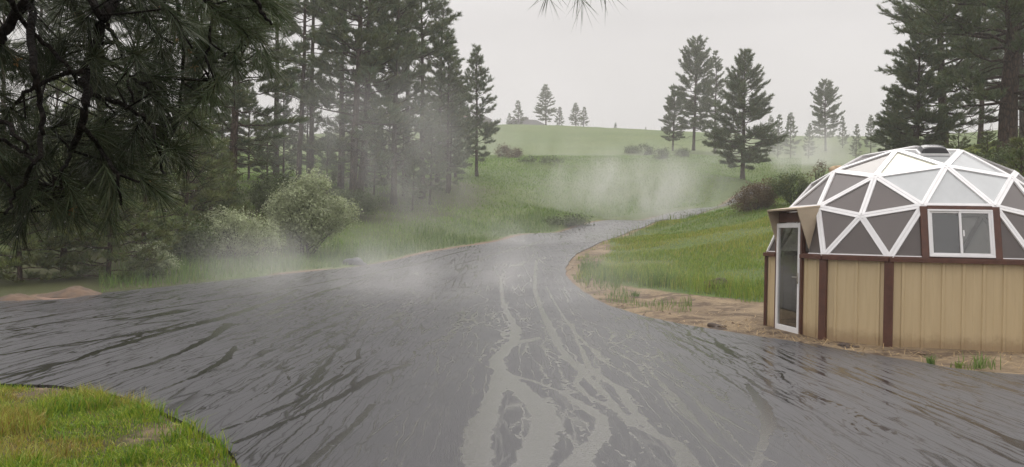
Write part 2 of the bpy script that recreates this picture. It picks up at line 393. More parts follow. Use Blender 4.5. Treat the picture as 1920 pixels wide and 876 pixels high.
def mat_road():
    m, nt = new_mat('wet_asphalt'); co = objco(nt)
    st = N(nt, 'ShaderNodeAttribute', attribute_name='stream').outputs['Fac']
    warp = N(nt, 'ShaderNodeTexNoise', {'Vector': mapping(nt, co, (1, .6, 1)), 'Scale': 2.3, 'Detail': 4., 'Roughness': .6})
    wv = N(nt, 'ShaderNodeVectorMath', {0: warp.outputs['Color'], 1: (.5, .5, .5)}, operation='SUBTRACT')
    def warped(amp):
        s = N(nt, 'ShaderNodeVectorMath', {0: wv.outputs[0]}, operation='SCALE'); s.inputs['Scale'].default_value = amp
        return N(nt, 'ShaderNodeVectorMath', {0: co, 1: s.outputs[0]}, operation='ADD').outputs[0]
    def rill(vec, sc, stretch, width, vary_sc, lo, hi):
        v = N(nt, 'ShaderNodeTexVoronoi', {'Vector': mapping(nt, vec, (1, stretch, 0)), 'Scale': sc, 'Randomness': 1.}, feature='DISTANCE_TO_EDGE').outputs[0]
        wn_ = noise(nt, mapping(nt, co, (1, .5, 0)), vary_sc, 3, .6)
        w = mrange(nt, wn_, lo, hi, 0., width, False)
        return math_(nt, 'SUBTRACT', v, w)          # negative inside water
    w1 = warped(.3); w2 = warped(.13)
    xw = N(nt, 'ShaderNodeSeparateXYZ', {0: co}).outputs[0]
    fast_bright = math_(nt, 'MULTIPLY', mrange(nt, xw, -1.9, -.7), mrange(nt, xw, 1.8, 3.2, 1, 0))       # middle flow is quick and rippled; sky reflection painted into its paler water colour
    e1 = rill(w1, 1.6, .035, .045, .5, .45, .8)
    e2 = rill(w2, 5.5, .04, .085, .8, .45, .75)
    e3 = rill(w2, 14., .07, .12, 2.2, .5, .72)
    b1 = mrange(nt, e1, -.012, .012, 1, 0); b2 = mrange(nt, e2, -.03, .03, 1, 0); b3 = mrange(nt, e3, -.05, .05, .8, 0)
    sn = noise(nt, w2, 5., 6, .68); sn2 = noise(nt, w1, 1.6, 3, .5)
    sd = math_(nt, 'ADD', st, math_(nt, 'ADD', math_(nt, 'MULTIPLY', math_(nt, 'SUBTRACT', sn, .5), 1.25), math_(nt, 'MULTIPLY', math_(nt, 'SUBTRACT', sn2, .5), 1.1)))
    b0 = mrange(nt, sd, -.1, .08, 1, 0)
    water = math_(nt, 'MAXIMUM', math_(nt, 'MAXIMUM', b0, b1), math_(nt, 'MAXIMUM', math_(nt, 'MULTIPLY', b2, mrange(nt, fast_bright, 0, 1, 1, .85)), math_(nt, 'MULTIPLY', b3, mrange(nt, fast_bright, 0, 1, 1, .6))))
    grain = noise(nt, co, 170., 3, .7); gr2 = noise(nt, co, 45., 4, .7); big = noise(nt, co, .35, 4, .6)
    vor = N(nt, 'ShaderNodeTexVoronoi', {'Vector': co, 'Scale': 95.}).outputs['Distance']
    dry = mixc(nt, gr2, (.02, .0195, .023), (.04, .0385, .044))
    dry = mixc(nt, mrange(nt, big, .35, .7, 0, .5), dry, (.03, .029, .032))
    h = math_(nt, 'ADD', math_(nt, 'MULTIPLY', vor, 1.), math_(nt, 'MULTIPLY', gr2, .8))
    rough_dry = mrange(nt, big, .3, .7, .36, .48)
    film = princ(nt, Base_Color=dry, Roughness=rough_dry, IOR=1.5, Specular_IOR_Level=.58, Normal=bump(nt, h, .35, .008))
    rip = noise(nt, mapping(nt, co, (1, 1.6, 1)), 26., 3, .6)
    bmp = N(nt, 'ShaderNodeBump', {'Height': rip, 'Distance': .012, 'Strength': mrange(nt, fast_bright, 0, 1, .15, .34)})
    wat = princ(nt, Base_Color=mixc(nt, fast_bright, (.018, .017, .016), (.1, .098, .092)), Roughness=mrange(nt, fast_bright, 0, 1, .12, .12), IOR=mrange(nt, fast_bright, 0, 1, 1.38, 1.62), Specular_IOR_Level=.5, Normal=bmp.outputs[0])
    out(nt, N(nt, 'ShaderNodeMixShader', {0: water, 1: film.outputs[0], 2: wat.outputs[0]}))
    return m

def mat_siding():
    m, nt = new_mat('tan_metal_siding'); co = objco(nt)
    n = noise(nt, mapping(nt, co, (6, 6, .5)), 2.5, 4, .6)
    c = mixc(nt, mrange(nt, n, .3, .7), (.53, .415, .24), (.57, .45, .265))
    z = N(nt, 'ShaderNodeSeparateXYZ', {0: co}).outputs[2]
    spl = math_(nt, 'ADD', z, math_(nt, 'MULTIPLY', noise(nt, co, 7., 5, .7), -.35))
    c = mixc(nt, mrange(nt, spl, -.12, .12, .7, 0), c, (.3, .2, .11))     # mud splash along the foot
    out(nt, princ(nt, Base_Color=c, Roughness=.42, Specular_IOR_Level=.5)); return m

def mat_panel(name, base, mixf):
    m, nt = new_mat(name); co = objco(nt)
    n = noise(nt, mapping(nt, co, (2, 2, .6)), 3., 4, .6)
    c = mixc(nt, n, tuple(x * .85 for x in base), tuple(x * 1.12 for x in base))
    p = princ(nt, Base_Color=c, Roughness=.1, Specular_IOR_Level=.9, Coat_Weight=.5, Coat_Roughness=.08)
    t = N(nt, 'ShaderNodeBsdfTranslucent', {'Color': (.75, .74, .72, 1)})
    tr = N(nt, 'ShaderNodeBsdfTransparent', {'Color': (.8, .77, .75, 1)})
    s1 = N(nt, 'ShaderNodeMixShader', {0: .35, 1: t.outputs[0], 2: tr.outputs[0]})
    out(nt, N(nt, 'ShaderNodeMixShader', {0: mixf, 1: p.outputs[0], 2: s1.outputs[0]})); return m

def mat_glass():
    m, nt = new_mat('window_glass')
    fc = N(nt, 'ShaderNodeLayerWeight', {'Blend': .5}).outputs['Facing']; fr = math_(nt, 'ADD', math_(nt, 'MULTIPLY', math_(nt, 'POWER', fc, 4.), .85), .09); g = N(nt, 'ShaderNodeBsdfGlossy', {'Color': (.95, .95, .95, 1), 'Roughness': .02})
    t = N(nt, 'ShaderNodeBsdfTransparent', {'Color': (.78, .79, .78, 1)})
    out(nt, N(nt, 'ShaderNodeMixShader', {0: fr, 1: t.outputs[0], 2: g.outputs[0]})); return m
M['ground'] = mat_ground(); M['road'] = mat_road(); M['siding'] = mat_siding()
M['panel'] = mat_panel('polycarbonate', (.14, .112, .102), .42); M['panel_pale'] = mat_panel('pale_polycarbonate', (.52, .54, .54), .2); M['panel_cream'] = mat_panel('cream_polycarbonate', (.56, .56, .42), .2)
M['glass'] = mat_glass()
def mat_screen():
    m, nt = new_mat('insect_screen'); p = princ(nt, Base_Color=(.03, .03, .03), Roughness=.7); t = N(nt, 'ShaderNodeBsdfTransparent')
    out(nt, N(nt, 'ShaderNodeMixShader', {0: .15, 1: p.outputs[0], 2: t.outputs[0]})); return m
M['screen'] = mat_screen()
M['canopy_tan'] = mat_plain('tan_board', (.42, .34, .24), .55, .06, 5)
M['vent'] = mat_plain('smoked_acrylic', (.03, .03, .032), .2, .05, 5, 0, .6)

# ------------------------------------------------------------------ ground sheet
def axis(*seg):
    a = []
    for lo, hi, st in seg: a += list(np.arange(lo, hi, st))
    return np.array(a)
gx = axis((-600, -120, 24), (-120, -40, 4), (-40, -14, .6), (-14, 16, .16), (16, 44, .6), (44, 130, 4), (130, 625, 24))
gy = axis((-60, -8, 4), (-8, 3, .6), (3, 26, .16), (26, 100, .55), (100, 280, 3), (280, 725, 22))
X, Y = np.meshgrid(gx, gy); GP = np.stack([X.ravel(), Y.ravel()], 1)
Z = ground(GP[:, 0], GP[:, 1])
near = (GP[:, 1] < 100) & (abs(GP[:, 0]) < 50) & (GP[:, 1] > -9)
sdr = np.full(len(GP), 9.); sdr[near] = sdr_(GP[near])
sdd = np.full(len(GP), 9.); nd = near & (GP[:, 1] < 48) & (GP[:, 0] > -2); sdd[nd] = sdist(GP[nd], dirt_poly)
dist = np.hypot(GP[:, 0], GP[:, 1])
dome_d = np.hypot(GP[:, 0] - DC[0], GP[:, 1] - DC[1])
dirt = np.clip(.5 - sdd / .9, 0, 1)
dirt = np.maximum(dirt, np.clip(.5 - (dome_d - 3.5) / .8, 0, 1))
for mx_, my_ in ((122, 557), (10, 566), (60, 563)):
    q = hit(mx_, my_); dirt = np.maximum(dirt, np.clip(1.1 - np.hypot((GP[:, 0] - q[0]) / 1.6, (GP[:, 1] - q[1] - .2) / .8), 0, 1))
red = ((GP[:, 0] < 2) & (GP[:, 1] > 12)).astype(float)
strip = np.clip(.9 - sdr / (np.where(GP[:, 1] > 27, .95, .5) * (0.4 + 1.2 * fbm(GP[:, 0], GP[:, 1], 3., 5))), 0, 1) * ((GP[:, 1] > 26) | (GP[:, 0] > 0)); dirt = np.maximum(dirt, strip)
lawn = ((GP[:, 0] < 0) & (GP[:, 1] < 10) & (sdr > -.5)).astype(float)
dirt = np.where(lawn > 0, np.clip(.8 - sdr / .14, 0, 1) * .9 + .55 * sstep(.6, .75, fbm(GP[:, 0], GP[:, 1], .9, 31)), dirt)
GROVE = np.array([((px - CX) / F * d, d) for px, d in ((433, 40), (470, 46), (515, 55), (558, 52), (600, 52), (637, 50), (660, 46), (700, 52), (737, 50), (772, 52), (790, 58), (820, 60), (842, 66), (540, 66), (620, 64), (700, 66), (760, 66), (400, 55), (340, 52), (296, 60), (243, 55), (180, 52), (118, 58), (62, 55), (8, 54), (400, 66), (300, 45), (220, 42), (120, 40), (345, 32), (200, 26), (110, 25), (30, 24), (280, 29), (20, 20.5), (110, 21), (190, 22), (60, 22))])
def grove_litter(P):  # needle litter close to the grove trees, fading outward
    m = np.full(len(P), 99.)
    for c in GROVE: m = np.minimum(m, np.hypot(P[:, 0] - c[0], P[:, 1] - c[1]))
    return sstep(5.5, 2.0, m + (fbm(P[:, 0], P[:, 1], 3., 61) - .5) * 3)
litter = np.where(near | (GP[:, 1] < 110), grove_litter(GP), 0)
# ruts, clods and swells
Z = Z + (fbm(GP[:, 0], GP[:, 1], 7., 11) - .5) * np.clip(dist / 40, 0, 1) * .5 * sstep(0, 3, sdr)
Z = Z + dirt * sstep(0, .8, sdr) * ((fbm(GP[:, 0], GP[:, 1], 1.3, 21, 4) - .45) * .26 + (fbm(GP[:, 0], GP[:, 1], .5, 22) - .5) * .06) * (lawn < .5) * sstep(2.75, 3.3, dome_d)
Z = np.where(lawn > 0, Z + .02 * sstep(0, .3, sdr) + (fbm(GP[:, 0], GP[:, 1], .6, 6) - .5) * .06 * sstep(0, .4, sdr), Z)
Z = np.where(sdr < -.24, Z - .06 - .004 * dist, Z)
ny, nx = X.shape
ii = (np.arange(ny - 1)[:, None] * nx + np.arange(nx - 1)[None]).ravel()
me = mesh_np('ground', np.stack([GP[:, 0], GP[:, 1], Z], 1), None, np.stack([ii, ii + 1, ii + nx + 1, ii + nx], 1), True,
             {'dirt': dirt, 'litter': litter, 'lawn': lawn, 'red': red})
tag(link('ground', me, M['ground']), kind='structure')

# ------------------------------------------------------------------ road with water streams
def streams():
    L = [
     [(938, 520, 4), (940, 540, 6), (942, 565, 8), (950, 590, 12), (962, 610, 14), (968, 625, 24), (962, 645, 22), (945, 665, 24), (930, 682, 26), (935, 700, 34), (950, 715, 40), (975, 735, 48), (1005, 765, 48), (1022, 795, 50), (1015, 830, 60), (1000, 865, 70), (985, 900, 80), (980, 960, 90)],
     [(935, 700, 24), (932, 740, 34), (915, 780, 44), (900, 815, 54), (895, 860, 60), (900, 900, 70), (905, 960, 80)],
     [(1005, 490, 4), (1003, 510, 5), (1003, 545, 8), (1012, 575, 9), (1022, 600, 12), (1035, 625, 17), (1045, 650, 16), (1065, 680, 18), (1090, 700, 18), (1110, 725, 14), (1140, 755, 18), (1165, 785, 16), (1190, 810, 18), (1240, 832, 24), (1275, 850, 34), (1290, 880, 40), (1300, 940, 50)],
     [(955, 710, 16), (1000, 722, 12), (1050, 742, 16), (1095, 770, 22), (1128, 795, 30), (1130, 822, 32), (1112, 845, 40), (1085, 876, 50), (1070, 940, 60)],
     [(1075, 610, 4), (1080, 640, 6), (1090, 660, 9), (1105, 695, 14), (1130, 715, 14), (1160, 735, 18), (1178, 765, 22), (1195, 790, 20), (1225, 818, 22)],
     [(1025, 540, 3), (1040, 570, 4), (1062, 605, 5), (1075, 625, 6), (1100, 650, 6), (1125, 680, 6), (1170, 705, 6), (1215, 735, 6)],
     [(1090, 700, 8), (1080, 725, 10), (1100, 750, 12), (1150, 775, 10), (1190, 800, 12)],
     [(1230, 660, 3), (1250, 690, 5), (1300, 715, 6), (1340, 740, 6)],
     [(560, 545, 10), (500, 572, 15), (440, 592, 20), (400, 605, 24), (300, 630, 17), (240, 648, 22), (190, 664, 20), (140, 682, 15), (70, 700, 10), (0, 712, 8)],
     [(430, 611, 22), (400, 635, 16), (345, 665, 15), (280, 690, 12), (200, 710, 9)],
     [(440, 655, 10), (425, 678, 16), (370, 712, 11), (284, 746, 8)],
     [(770, 688, 16), (700, 714, 17), (640, 750, 16), (560, 790, 16), (480, 826, 16), (440, 845, 14)],
     [(353, 607, 8), (290, 625, 10), (200, 640, 12), (100, 655, 12), (0, 672, 10)],
     [(640, 710, 12), (560, 760, 14), (470, 800, 12), (400, 822, 9)], [(700, 765, 14), (660, 815, 15), (580, 876, 18), (520, 920, 18)],
     [(1400, 728, 12), (1430, 765, 26), (1442, 795, 28), (1430, 845, 18), (1415, 890, 16)],
     [(1560, 700, 5), (1640, 730, 8), (1700, 755, 8), (1800, 790, 12), (1880, 830, 16), (1940, 860, 20)],
     [(640, 525, 8), (560, 540, 7), (430, 562, 9), (250, 590, 8), (100, 610, 8), (0, 625, 8)], [(700, 520, 6), (600, 552, 9), (520, 580, 8)],
     [(880, 470, 6), (800, 492, 8), (730, 508, 8), (640, 528, 8)], [(1020, 452, 5), (960, 470, 6), (900, 487, 6), (850, 500, 6)],
    ]
    A = []; B = []; Wa = []; Wb = []
    for l in L:
        P = [hit(px, py) for px, py, w in l]; w = [w_ / 2 / F * p[1] for (_, _, w_), p in zip(l, P)]
        for i in range(len(P) - 1): A.append(P[i][:2]); B.append(P[i + 1][:2]); Wa.append(w[i]); Wb.append(w[i + 1])
    rs = np.random.default_rng(55)                       # many thin wandering rills
    for k in range(110):
        right = k < 62
        x = rs.uniform(-1.2, 3.6) if right else rs.uniform(-9.5, -.6); y = rs.uniform(9, 21) if right else rs.uniform(11, 25); L = rs.uniform(2.5, 9); w0 = rs.uniform(.006, .02) if right else rs.uniform(.008, .032)
        y1 = max(4.6, y - L); vx = 0.; q = [(x, y)]; drift = .05 if right else .06 - .02 * x / 5
        while y > y1:
            vx = .6 * vx + rs.normal(0, .34); x += .16 * (np.clip(vx, -.9, .9) * .5 + (drift if right else -drift * .6)); y -= .16; q.append((x, y))
        q = np.array(q); q = q[sdr_(q) < -.35]; m = len(q)
        if m < 4: continue
        w = w0 * np.sin(np.linspace(.15, 2.95, m)) * (.6 + .8 * rs.random(m))
        A += list(q[:-1]); B += list(q[1:]); Wa += list(w[:-1]); Wb += list(w[1:])
    return np.array(A), np.array(B), np.array(Wa), np.array(Wb)
def build_road():
    seed(3)
    bnd = roadP; nb = len(bnd); pts = [bnd]
    def fill(x0, x1, y0, y1, st):
        a, b = np.meshgrid(np.arange(x0, x1, st), np.arange(y0, y1, st)); p = np.stack([a.ravel(), b.ravel()], 1)
        p += rng.uniform(-.3, .3, p.shape) * st
        s = sdr_(p); return p[s < -st * .6]
    pts.append(fill(-3.5, 4.5, 4.5, 9.5, .06)); pts.append(fill(-8.5, -3.5, 8.2, 10.8, .12)); pts.append(fill(4.5, 8.5, 4.5, 9.5, .14)); pts.append(fill(-12, 9, 10.8 if False else 9.5, 20, .16))
    pts.append(fill(-14, 6, 20, 45, .4)); pts.append(fill(-6, 45, 45, 96, 1.2)); pts.append(fill(-45, -12, 8, 17, 1.)); pts.append(fill(9, 32, -8, 10, 1.)); pts.append(fill(-1, 9, -8, 4.5, .8))
    A, B, Wa, Wb = streams()
    for i in range(len(A)):           # follow every stream closely with vertices
        L = np.hypot(*(B[i] - A[i])); k = max(1, int(L / .09)); t = (np.arange(k)[:, None] + .5) / k; c = A[i] + (B[i] - A[i]) * t; w = Wa[i] + (Wb[i] - Wa[i]) * t; nn = np.array([-(B[i] - A[i])[1], (B[i] - A[i])[0]]) / (L + 1e-9)
        for q in ((0, 1., -1., 1.9, -1.9) if max(Wa[i], Wb[i]) > .04 else (0, 2.6, -2.6)): pts.append((c + nn * (w * q + np.sign(q) * .02 * (abs(q) > 1)) + rng.normal(0, .004, c.shape))[sdr_(c) < -.25])
    P = np.concatenate(pts)
    v, e, f, *_ = delaunay_2d_cdt([Vector(p) for p in P], [(i, (i + 1) % nb) for i in range(nb)], [], 1, 1e-5)
    V2 = np.array([(a.x, a.y) for a in v]); T = np.array([t for t in f if len(t) == 3])
    z = ground(V2[:, 0], V2[:, 1]) + .035
    best = np.full(len(V2), 9.)
    for i in range(len(A)):
        ab = B[i] - A[i]; t = np.clip(((V2 - A[i]) @ ab) / (ab @ ab + 1e-12), 0, 1)
        w = Wa[i] + (Wb[i] - Wa[i]) * t; d = (np.hypot(*(V2 - A[i] - t[:, None] * ab).T) - w) / (w + .014); best = np.minimum(best, d)
    # skirt down the edge of the asphalt
    zb = ground(bnd[:, 0], bnd[:, 1]); n0 = len(V2)
    sk = np.concatenate([np.stack([bnd[:, 0], bnd[:, 1], zb + .035], 1), np.stack([bnd[:, 0], bnd[:, 1], zb - .15], 1)])
    j = np.arange(nb); k = (j + 1) % nb
    Q = np.stack([n0 + j, n0 + nb + j, n0 + nb + k, n0 + k], 1)
    me = mesh_np('road', np.concatenate([np.stack([V2[:, 0], V2[:, 1], z], 1), sk]), T, Q, True, {'stream': np.concatenate([best, np.full(2 * nb, 3.)])})
    tag(link('road', me, M['road']), kind='structure')
build_road()

# ------------------------------------------------------------------ geodesic greenhouse
def build_dome():
    a0 = -135.96; zs = .938; zt = 1.46
    root = empty('greenhouse_dome', (DC[0], DC[1], 0), 0, 'white ribbed geodesic greenhouse on a tan wall with brown posts beside the road', 'greenhouse')
    z4 = .17164
    def pt(r, z, az): a = math.radians(a0 + az); return np.array([DR * r * math.cos(a), DR * r * math.sin(a), zt + DR * zs * (z - z4)])
    T = pt(0, 1, 0)
    r1 = [pt(.34328, .93923, 72 * k) for k in range(5)]; e = [pt(.68656, .72708, 72 * k) for k in range(5)]; f = [pt(.60706, .79465, 36 + 72 * k) for k in range(5)]
    ic = [pt(.89443, .44721, 72 * k) for k in range(5)]; ap = [pt(.85724, .51492, 72 * k + 22.386) for k in range(5)]; am = [pt(.85724, .51492, 72 * k - 22.386) for k in range(5)]
    pp = [pt(.98516, z4, 72 * k + 11.82) for k in range(5)]; pm = [pt(.98516, z4, 72 * k - 11.82) for k in range(5)]; cc = [pt(.98516, z4, 72 * k + 36) for k in range(5)]
    faces = []; bays = []
    for k in range(5):
        n = (k + 1) % 5
        faces += [(T, r1[k], r1[n]), (r1[k], e[k], f[k]), (r1[k], f[k], r1[n]), (r1[n], f[k], e[n]),
                  (e[k], ic[k], ap[k]), (e[k], am[k], ic[k]), (e[k], ap[k], f[k]), (f[k], ap[k], am[n]), (f[k], am[n], e[n]),
                  (ic[k], pm[k], pp[k]), (ic[k], pp[k], ap[k]), (am[n], pm[n], ic[n])]
        if k in (0, 4): bays.append((k, n))
        else: faces += [(ap[k], pp[k], cc[k]), (ap[k], cc[k], am[n]), (am[n], cc[k], pm[n])]
    frame = MB(); done = set()
    ctr = np.array([0, 0, zt - DR * .2])
    def strut(a, b, w=.05, nrm=None):
        key = tuple(sorted((tuple(np.round(a, 3)), tuple(np.round(b, 3)))))
        if key in done: return
        done.add(key)
        d = b - a; L = np.linalg.norm(d); d = d / L
        n = (a + b) / 2 - ctr if nrm is None else nrm; n = n - d * (n @ d); n /= np.linalg.norm(n); s = np.cross(d, n)
        c = (a + b) / 2
        for q in (-1, 1): frame.box(c + s * q * w * .53 + n * .012, d * (L / 2 - .012), s * w * .47, n * .014)
        frame.box(c + n * .002, d * (L / 2), s * w * .6, n * .014)
    for tri in faces:
        tri = [np.array(p) for p in tri]
        nrm = np.cross(tri[1] - tri[0], tri[2] - tri[0]); nrm /= np.linalg.norm(nrm)
        if nrm @ (sum(tri) / 3 - ctr) < 0: nrm = -nrm
        g = sum(tri) / 3
        mb = MB(); mb.prism([p + (g - p) * .03 for p in tri], nrm, .012)
        same = lambda *q: all(np.allclose(a_, b_) for a_, b_ in zip(tri, q))
        mat = M['panel']
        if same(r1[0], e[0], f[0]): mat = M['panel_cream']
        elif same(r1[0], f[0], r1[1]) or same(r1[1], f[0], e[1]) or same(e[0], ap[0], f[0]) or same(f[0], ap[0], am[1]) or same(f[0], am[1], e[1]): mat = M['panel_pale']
        mb.build('panel', mat, root)
        for i in range(3): strut(tri[i], tri[(i + 1) % 3])
    # wall sides
    ring = []
    for k in range(5): ring += [(72 * k - 11.82, 'm'), (72 * k + 11.82, 'p'), (72 * k + 36, 'c')]
    corners = [(az, pt(.98516, z4, az)) for az, t in ring if not (t == 'c' and az in (36, 324))]
    def side(A, B, t0=0., t1=1., ribs=True, name='wall_panel', rib_sp=.31, off=0.):
        A = np.array([A[0], A[1], 0]); B = np.array([B[0], B[1], 0]); d = B - A; L = np.linalg.norm(d); d /= L; n = np.cross(d, (0, 0, 1)); n = n if n @ A > 0 else -n
        a, b = t0 * L, t1 * L; H = zt - .02; mb = MB()
        # profile of ribbed sheet along the side
        prof = [(a, 0.)]; x = a + off + rib_sp * .5
        while x < b - .06:
            prof += [(x - .032, 0), (x - .018, .022), (x + .018, .022), (x + .032, 0)]
            xm = x + rib_sp / 2
            if xm < b - .04: prof += [(xm - .012, 0), (xm, .004), (xm + .012, 0)]
            x += rib_sp
        prof.append((b, 0))
        P = np.array([A + d * u + n * (h + .0) for u, h in prof]); m = len(P)
        back = P - n * .05
        V = np.concatenate([P + (0, 0, -.08), P + (0, 0, H), back + (0, 0, -.08), back + (0, 0, H)])
        Q = []
        for i in range(m - 1): Q += [(i, i + 1, m + i + 1, m + i), (2 * m + i + 1, 2 * m + i, 3 * m + i, 3 * m + i + 1), (m + i, m + i + 1, 3 * m + i + 1, 3 * m + i)]
        Q += [(0, m, 3 * m, 2 * m), (m - 1, 3 * m - 1, 4 * m - 1, 2 * m - 1)]
        mb.add(V, None, Q); mb.build(name, M['siding'], root)
        return A, d, n, L
    def wall_trim(A, B, t0=0., t1=1., proud=.03, name='wall_trim'):
        A = np.array([A[0], A[1], 0]); B = np.array([B[0], B[1], 0]); d = B - A; L = np.linalg.norm(d); d /= L; n = np.cross(d, (0, 0, 1)); n = n if n @ A > 0 else -n
        mb = MB(); c = A + d * L * (t0 + t1) / 2 + (0, 0, zt + .0)
        mb.box(c - (0, 0, .02), d * (L * (t1 - t0) / 2 + .012), n * (.05 + proud) / 1.0, (0, 0, .035)); mb.box(c + (0, 0, .022) - n * .01, d * (L * (t1 - t0) / 2 + .006), n * .045, (0, 0, .012))
        mb.build(name, M['brown'], root, bevel=.004)
    def post(P, w=.07):
        P = np.array([P[0], P[1], 0]); n = P / np.linalg.norm(P); s = np.cross((0, 0, 1), n); mb = MB()
        mb.box(P + n * .018 + (0, 0, zt / 2 - .06), s * w, n * .028, (0, 0, zt / 2 + .03)); mb.build('corner_post', M['brown'], root, bevel=.004)
    nC = len(corners); doorT = None
    for i in range(nC):
        (az1, A), (az2, B) = corners[i], corners[(i + 1) % nC]
        isdoor = abs((az1 % 360) - 299.82) < 1
        iswin = abs(az1 - 11.82) < 1
        # params along the side: from A to B
        if isdoor:
            t0, t1 = .24, .645
            side(A, B, .0, t0 - .035, off=-.02); side(A, B, t1 + .03, 1.0, rib_sp=.34, off=-.05)
            wall_trim(A, B, 0, t0 - .025); wall_trim(A, B, t1 + .025, 1.)
            door_side = (A, B, t0, t1)
        elif iswin: side(A, B, rib_sp=.305, off=.06); wall_trim(A, B); win_side = (A, B)
        else: side(A, B, rib_sp=.36, off=.03); wall_trim(A, B)
        post(A)
    up = np.array([0, 0, 1.])
    # ---- bays: plane from base chord up to ring-three edge
    for (k, n_) in bays:
        P1, P2, Q1, Q2 = pp[k], pm[n_], ap[k], am[n_]
        d = (P2 - P1) / np.linalg.norm(P2 - P1); s1 = (Q1 - P1) @ d; s2 = (Q2 - P1) @ d
        B1, B2 = P1 + d * s1, P1 + d * s2
        nrm = np.cross(d, Q1 - B1); nrm = nrm if nrm @ P1 > 0 else -nrm; nrm /= np.linalg.norm(nrm)
        for tri in ((Q1, P1, B1), (Q2, B2, P2)):
            g = sum(tri) / 3; mb = MB(); mb.prism([p + (g - p) * .04 for p in tri], nrm, .012); mb.build('panel', M['panel'], root)
            strut(tri[0], P1 if tri[1] is P1 else P2, nrm=nrm); strut(P1 if tri[1] is P1 else P2, B1 if tri[1] is P1 else B2, .045, nrm=nrm)
        strut(Q1, Q2)
        if k == 0:      # window bay
            upv = (Q1 - B1) / np.linalg.norm(Q1 - B1); Hh = np.linalg.norm(Q1 - B1); Wd = np.linalg.norm(B2 - B1)
            jw = .055
            for c, nm in ((B1, 'window_jamb'), (B2, 'window_jamb')):
                mb = MB(); mb.box(c + upv * Hh / 2 + nrm * .01 + (0, 0, .0), d * jw, nrm * .035, upv * (Hh / 2 - .01)); mb.build(nm, M['brown'], root, bevel=.003)
            mb = MB(); mb.box((Q1 + Q2) / 2 + nrm * .012 - upv * .03, d * (Wd / 2 - jw), nrm * .04, upv * .03); mb.build('window_header', M['brown'], root, bevel=.003)
            # window: outer frame > two sashes, panes
            o = (B1 + B2) / 2 + nrm * .03; w2 = Wd / 2 - jw; z0 = .035; z1 = Hh - .062
            fr = MB(); t = .032
            def bar(mb, xa, xb, za, zb, th=.03, dn=0.): mb.box(o + d * (xa + xb) / 2 + upv * (za + zb) / 2 + nrm * dn, d * (xb - xa) / 2, nrm * th, upv * (zb - za) / 2)
            bar(fr, -w2, w2, z0, z0 + t * 1.3); bar(fr, -w2, w2, z1 - t, z1); bar(fr, -w2, -w2 + t, z0 + t * 1.3, z1 - t); bar(fr, w2 - t, w2, z0 + t * 1.3, z1 - t)
            win = fr.build('window', M['white'], root, bevel=.004)
            for sx, dn in ((-1, -.006), (1, .008)):
                xa, xb = (-w2 + t, .02) if sx < 0 else (-.02, w2 - t); za, zb = z0 + t * 1.3, z1 - t; sb = MB(); q = .028
                bar(sb, xa, xb, za, za + q, .016, dn); bar(sb, xa, xb, zb - q, zb, .016, dn); bar(sb, xa, xa + q * 1.3, za + q, zb - q, .016, dn); bar(sb, xb - q * 1.3, xb, za + q, zb - q, .016, dn)
                sb.build('sash', M['white'], win, bevel=.003)
                gl = MB(); bar(gl, xa + q, xb - q, za + q, zb - q, .003, dn); gl.build('pane', M['glass'], win)
            sc_ = MB(); bar(sc_, -w2 + t + .03, -.0, z0 + t * 1.3 + .02, z1 - t - .02, .002, -.05); sc_.build('insect_screen', M['screen'], win)
            lk = MB(); bar(lk, .025, .045, (z0 + z1) / 2 - .05, (z0 + z1) / 2 + .05, .008, .035); lk.build('latch', M['white'], win, bevel=.002)
        else:           # door bay
            A, B, t0, t1 = door_side
            A = np.array([A[0], A[1], 0.]); B = np.array([B[0], B[1], 0.]); dd = B - A; L = np.linalg.norm(dd); dd /= L; nn = np.cross(dd, up); nn = nn if nn @ A > 0 else -nn
            xa, xb = t0 * L, t1 * L; top = 2.05
            def bx(mb, u0, u1, za, zb, th, off=0.): mb.box(A + dd * (u0 + u1) / 2 + nn * off + up * (za + zb) / 2, dd * (u1 - u0) / 2, nn * th, up * (zb - za) / 2)
            for u in (xa - .045, xb + .045):
                mb = MB(); bx(mb, u - .03, u + .03, -.06, top + .02, .04, .012); mb.build('door_jamb', M['brown'], root, bevel=.004)
            mb = MB(); bx(mb, xa - .075, xb + .075, top + .022, top + .2, .03, -.01); mb.build('door_header', M['brown'], root)
            dr = MB(); w = .058; zb0 = .0
            bx(dr, xa - .012, xa + w, zb0, top, .03, .03); bx(dr, xb - w, xb + .012, zb0, top, .03, .03); bx(dr, xa + w, xb - w, top - .085, top, .03, .03); bx(dr, xa + w, xb - w, zb0, zb0 + .11, .03, .03)
            door = dr.build('door', M['white'], root, bevel=.005)
            gl = MB(); bx(gl, xa + w, xb - w, zb0 + .11, top - .085, .004, .03); gl.build('pane', M['glass'], door)
            hd = MB(); ub = xb - w * .45 if True else xa
            bx(hd, ub - .016, ub + .016, .93, 1.13, .006, .066); bx(hd, ub - .012, ub + .012, 1.04, 1.065, .03, .09); bx(hd, ub - .12, ub + .01, 1.042, 1.062, .008, .115)
            hd.build('handle', M['metal'], door, bevel=.003)
            # canopy hood over the door: roof board and two tapering side boards
            hood_out = .34; E1, E2 = Q1.copy(), Q2.copy()
            f1 = E1 + nn * (hood_out + .19) - d * .16 - up * .03; f2 = E2 + nn * (hood_out + .19) + d * .16 - up * .03
            f1 = E1 + nn * (hood_out + .1) - up * .04 - d * .04; f2 = E2 + nn * (hood_out + .1) - up * .04 + d * .06
            hb = MB(); hb.prism([E1 + up * .02 - d * .06, f1, f2, E2 + up * .02 + d * .06], np.cross(f1 - E1, d), .03)
            hood = hb.build('door_hood', M['canopy_tan'], root)
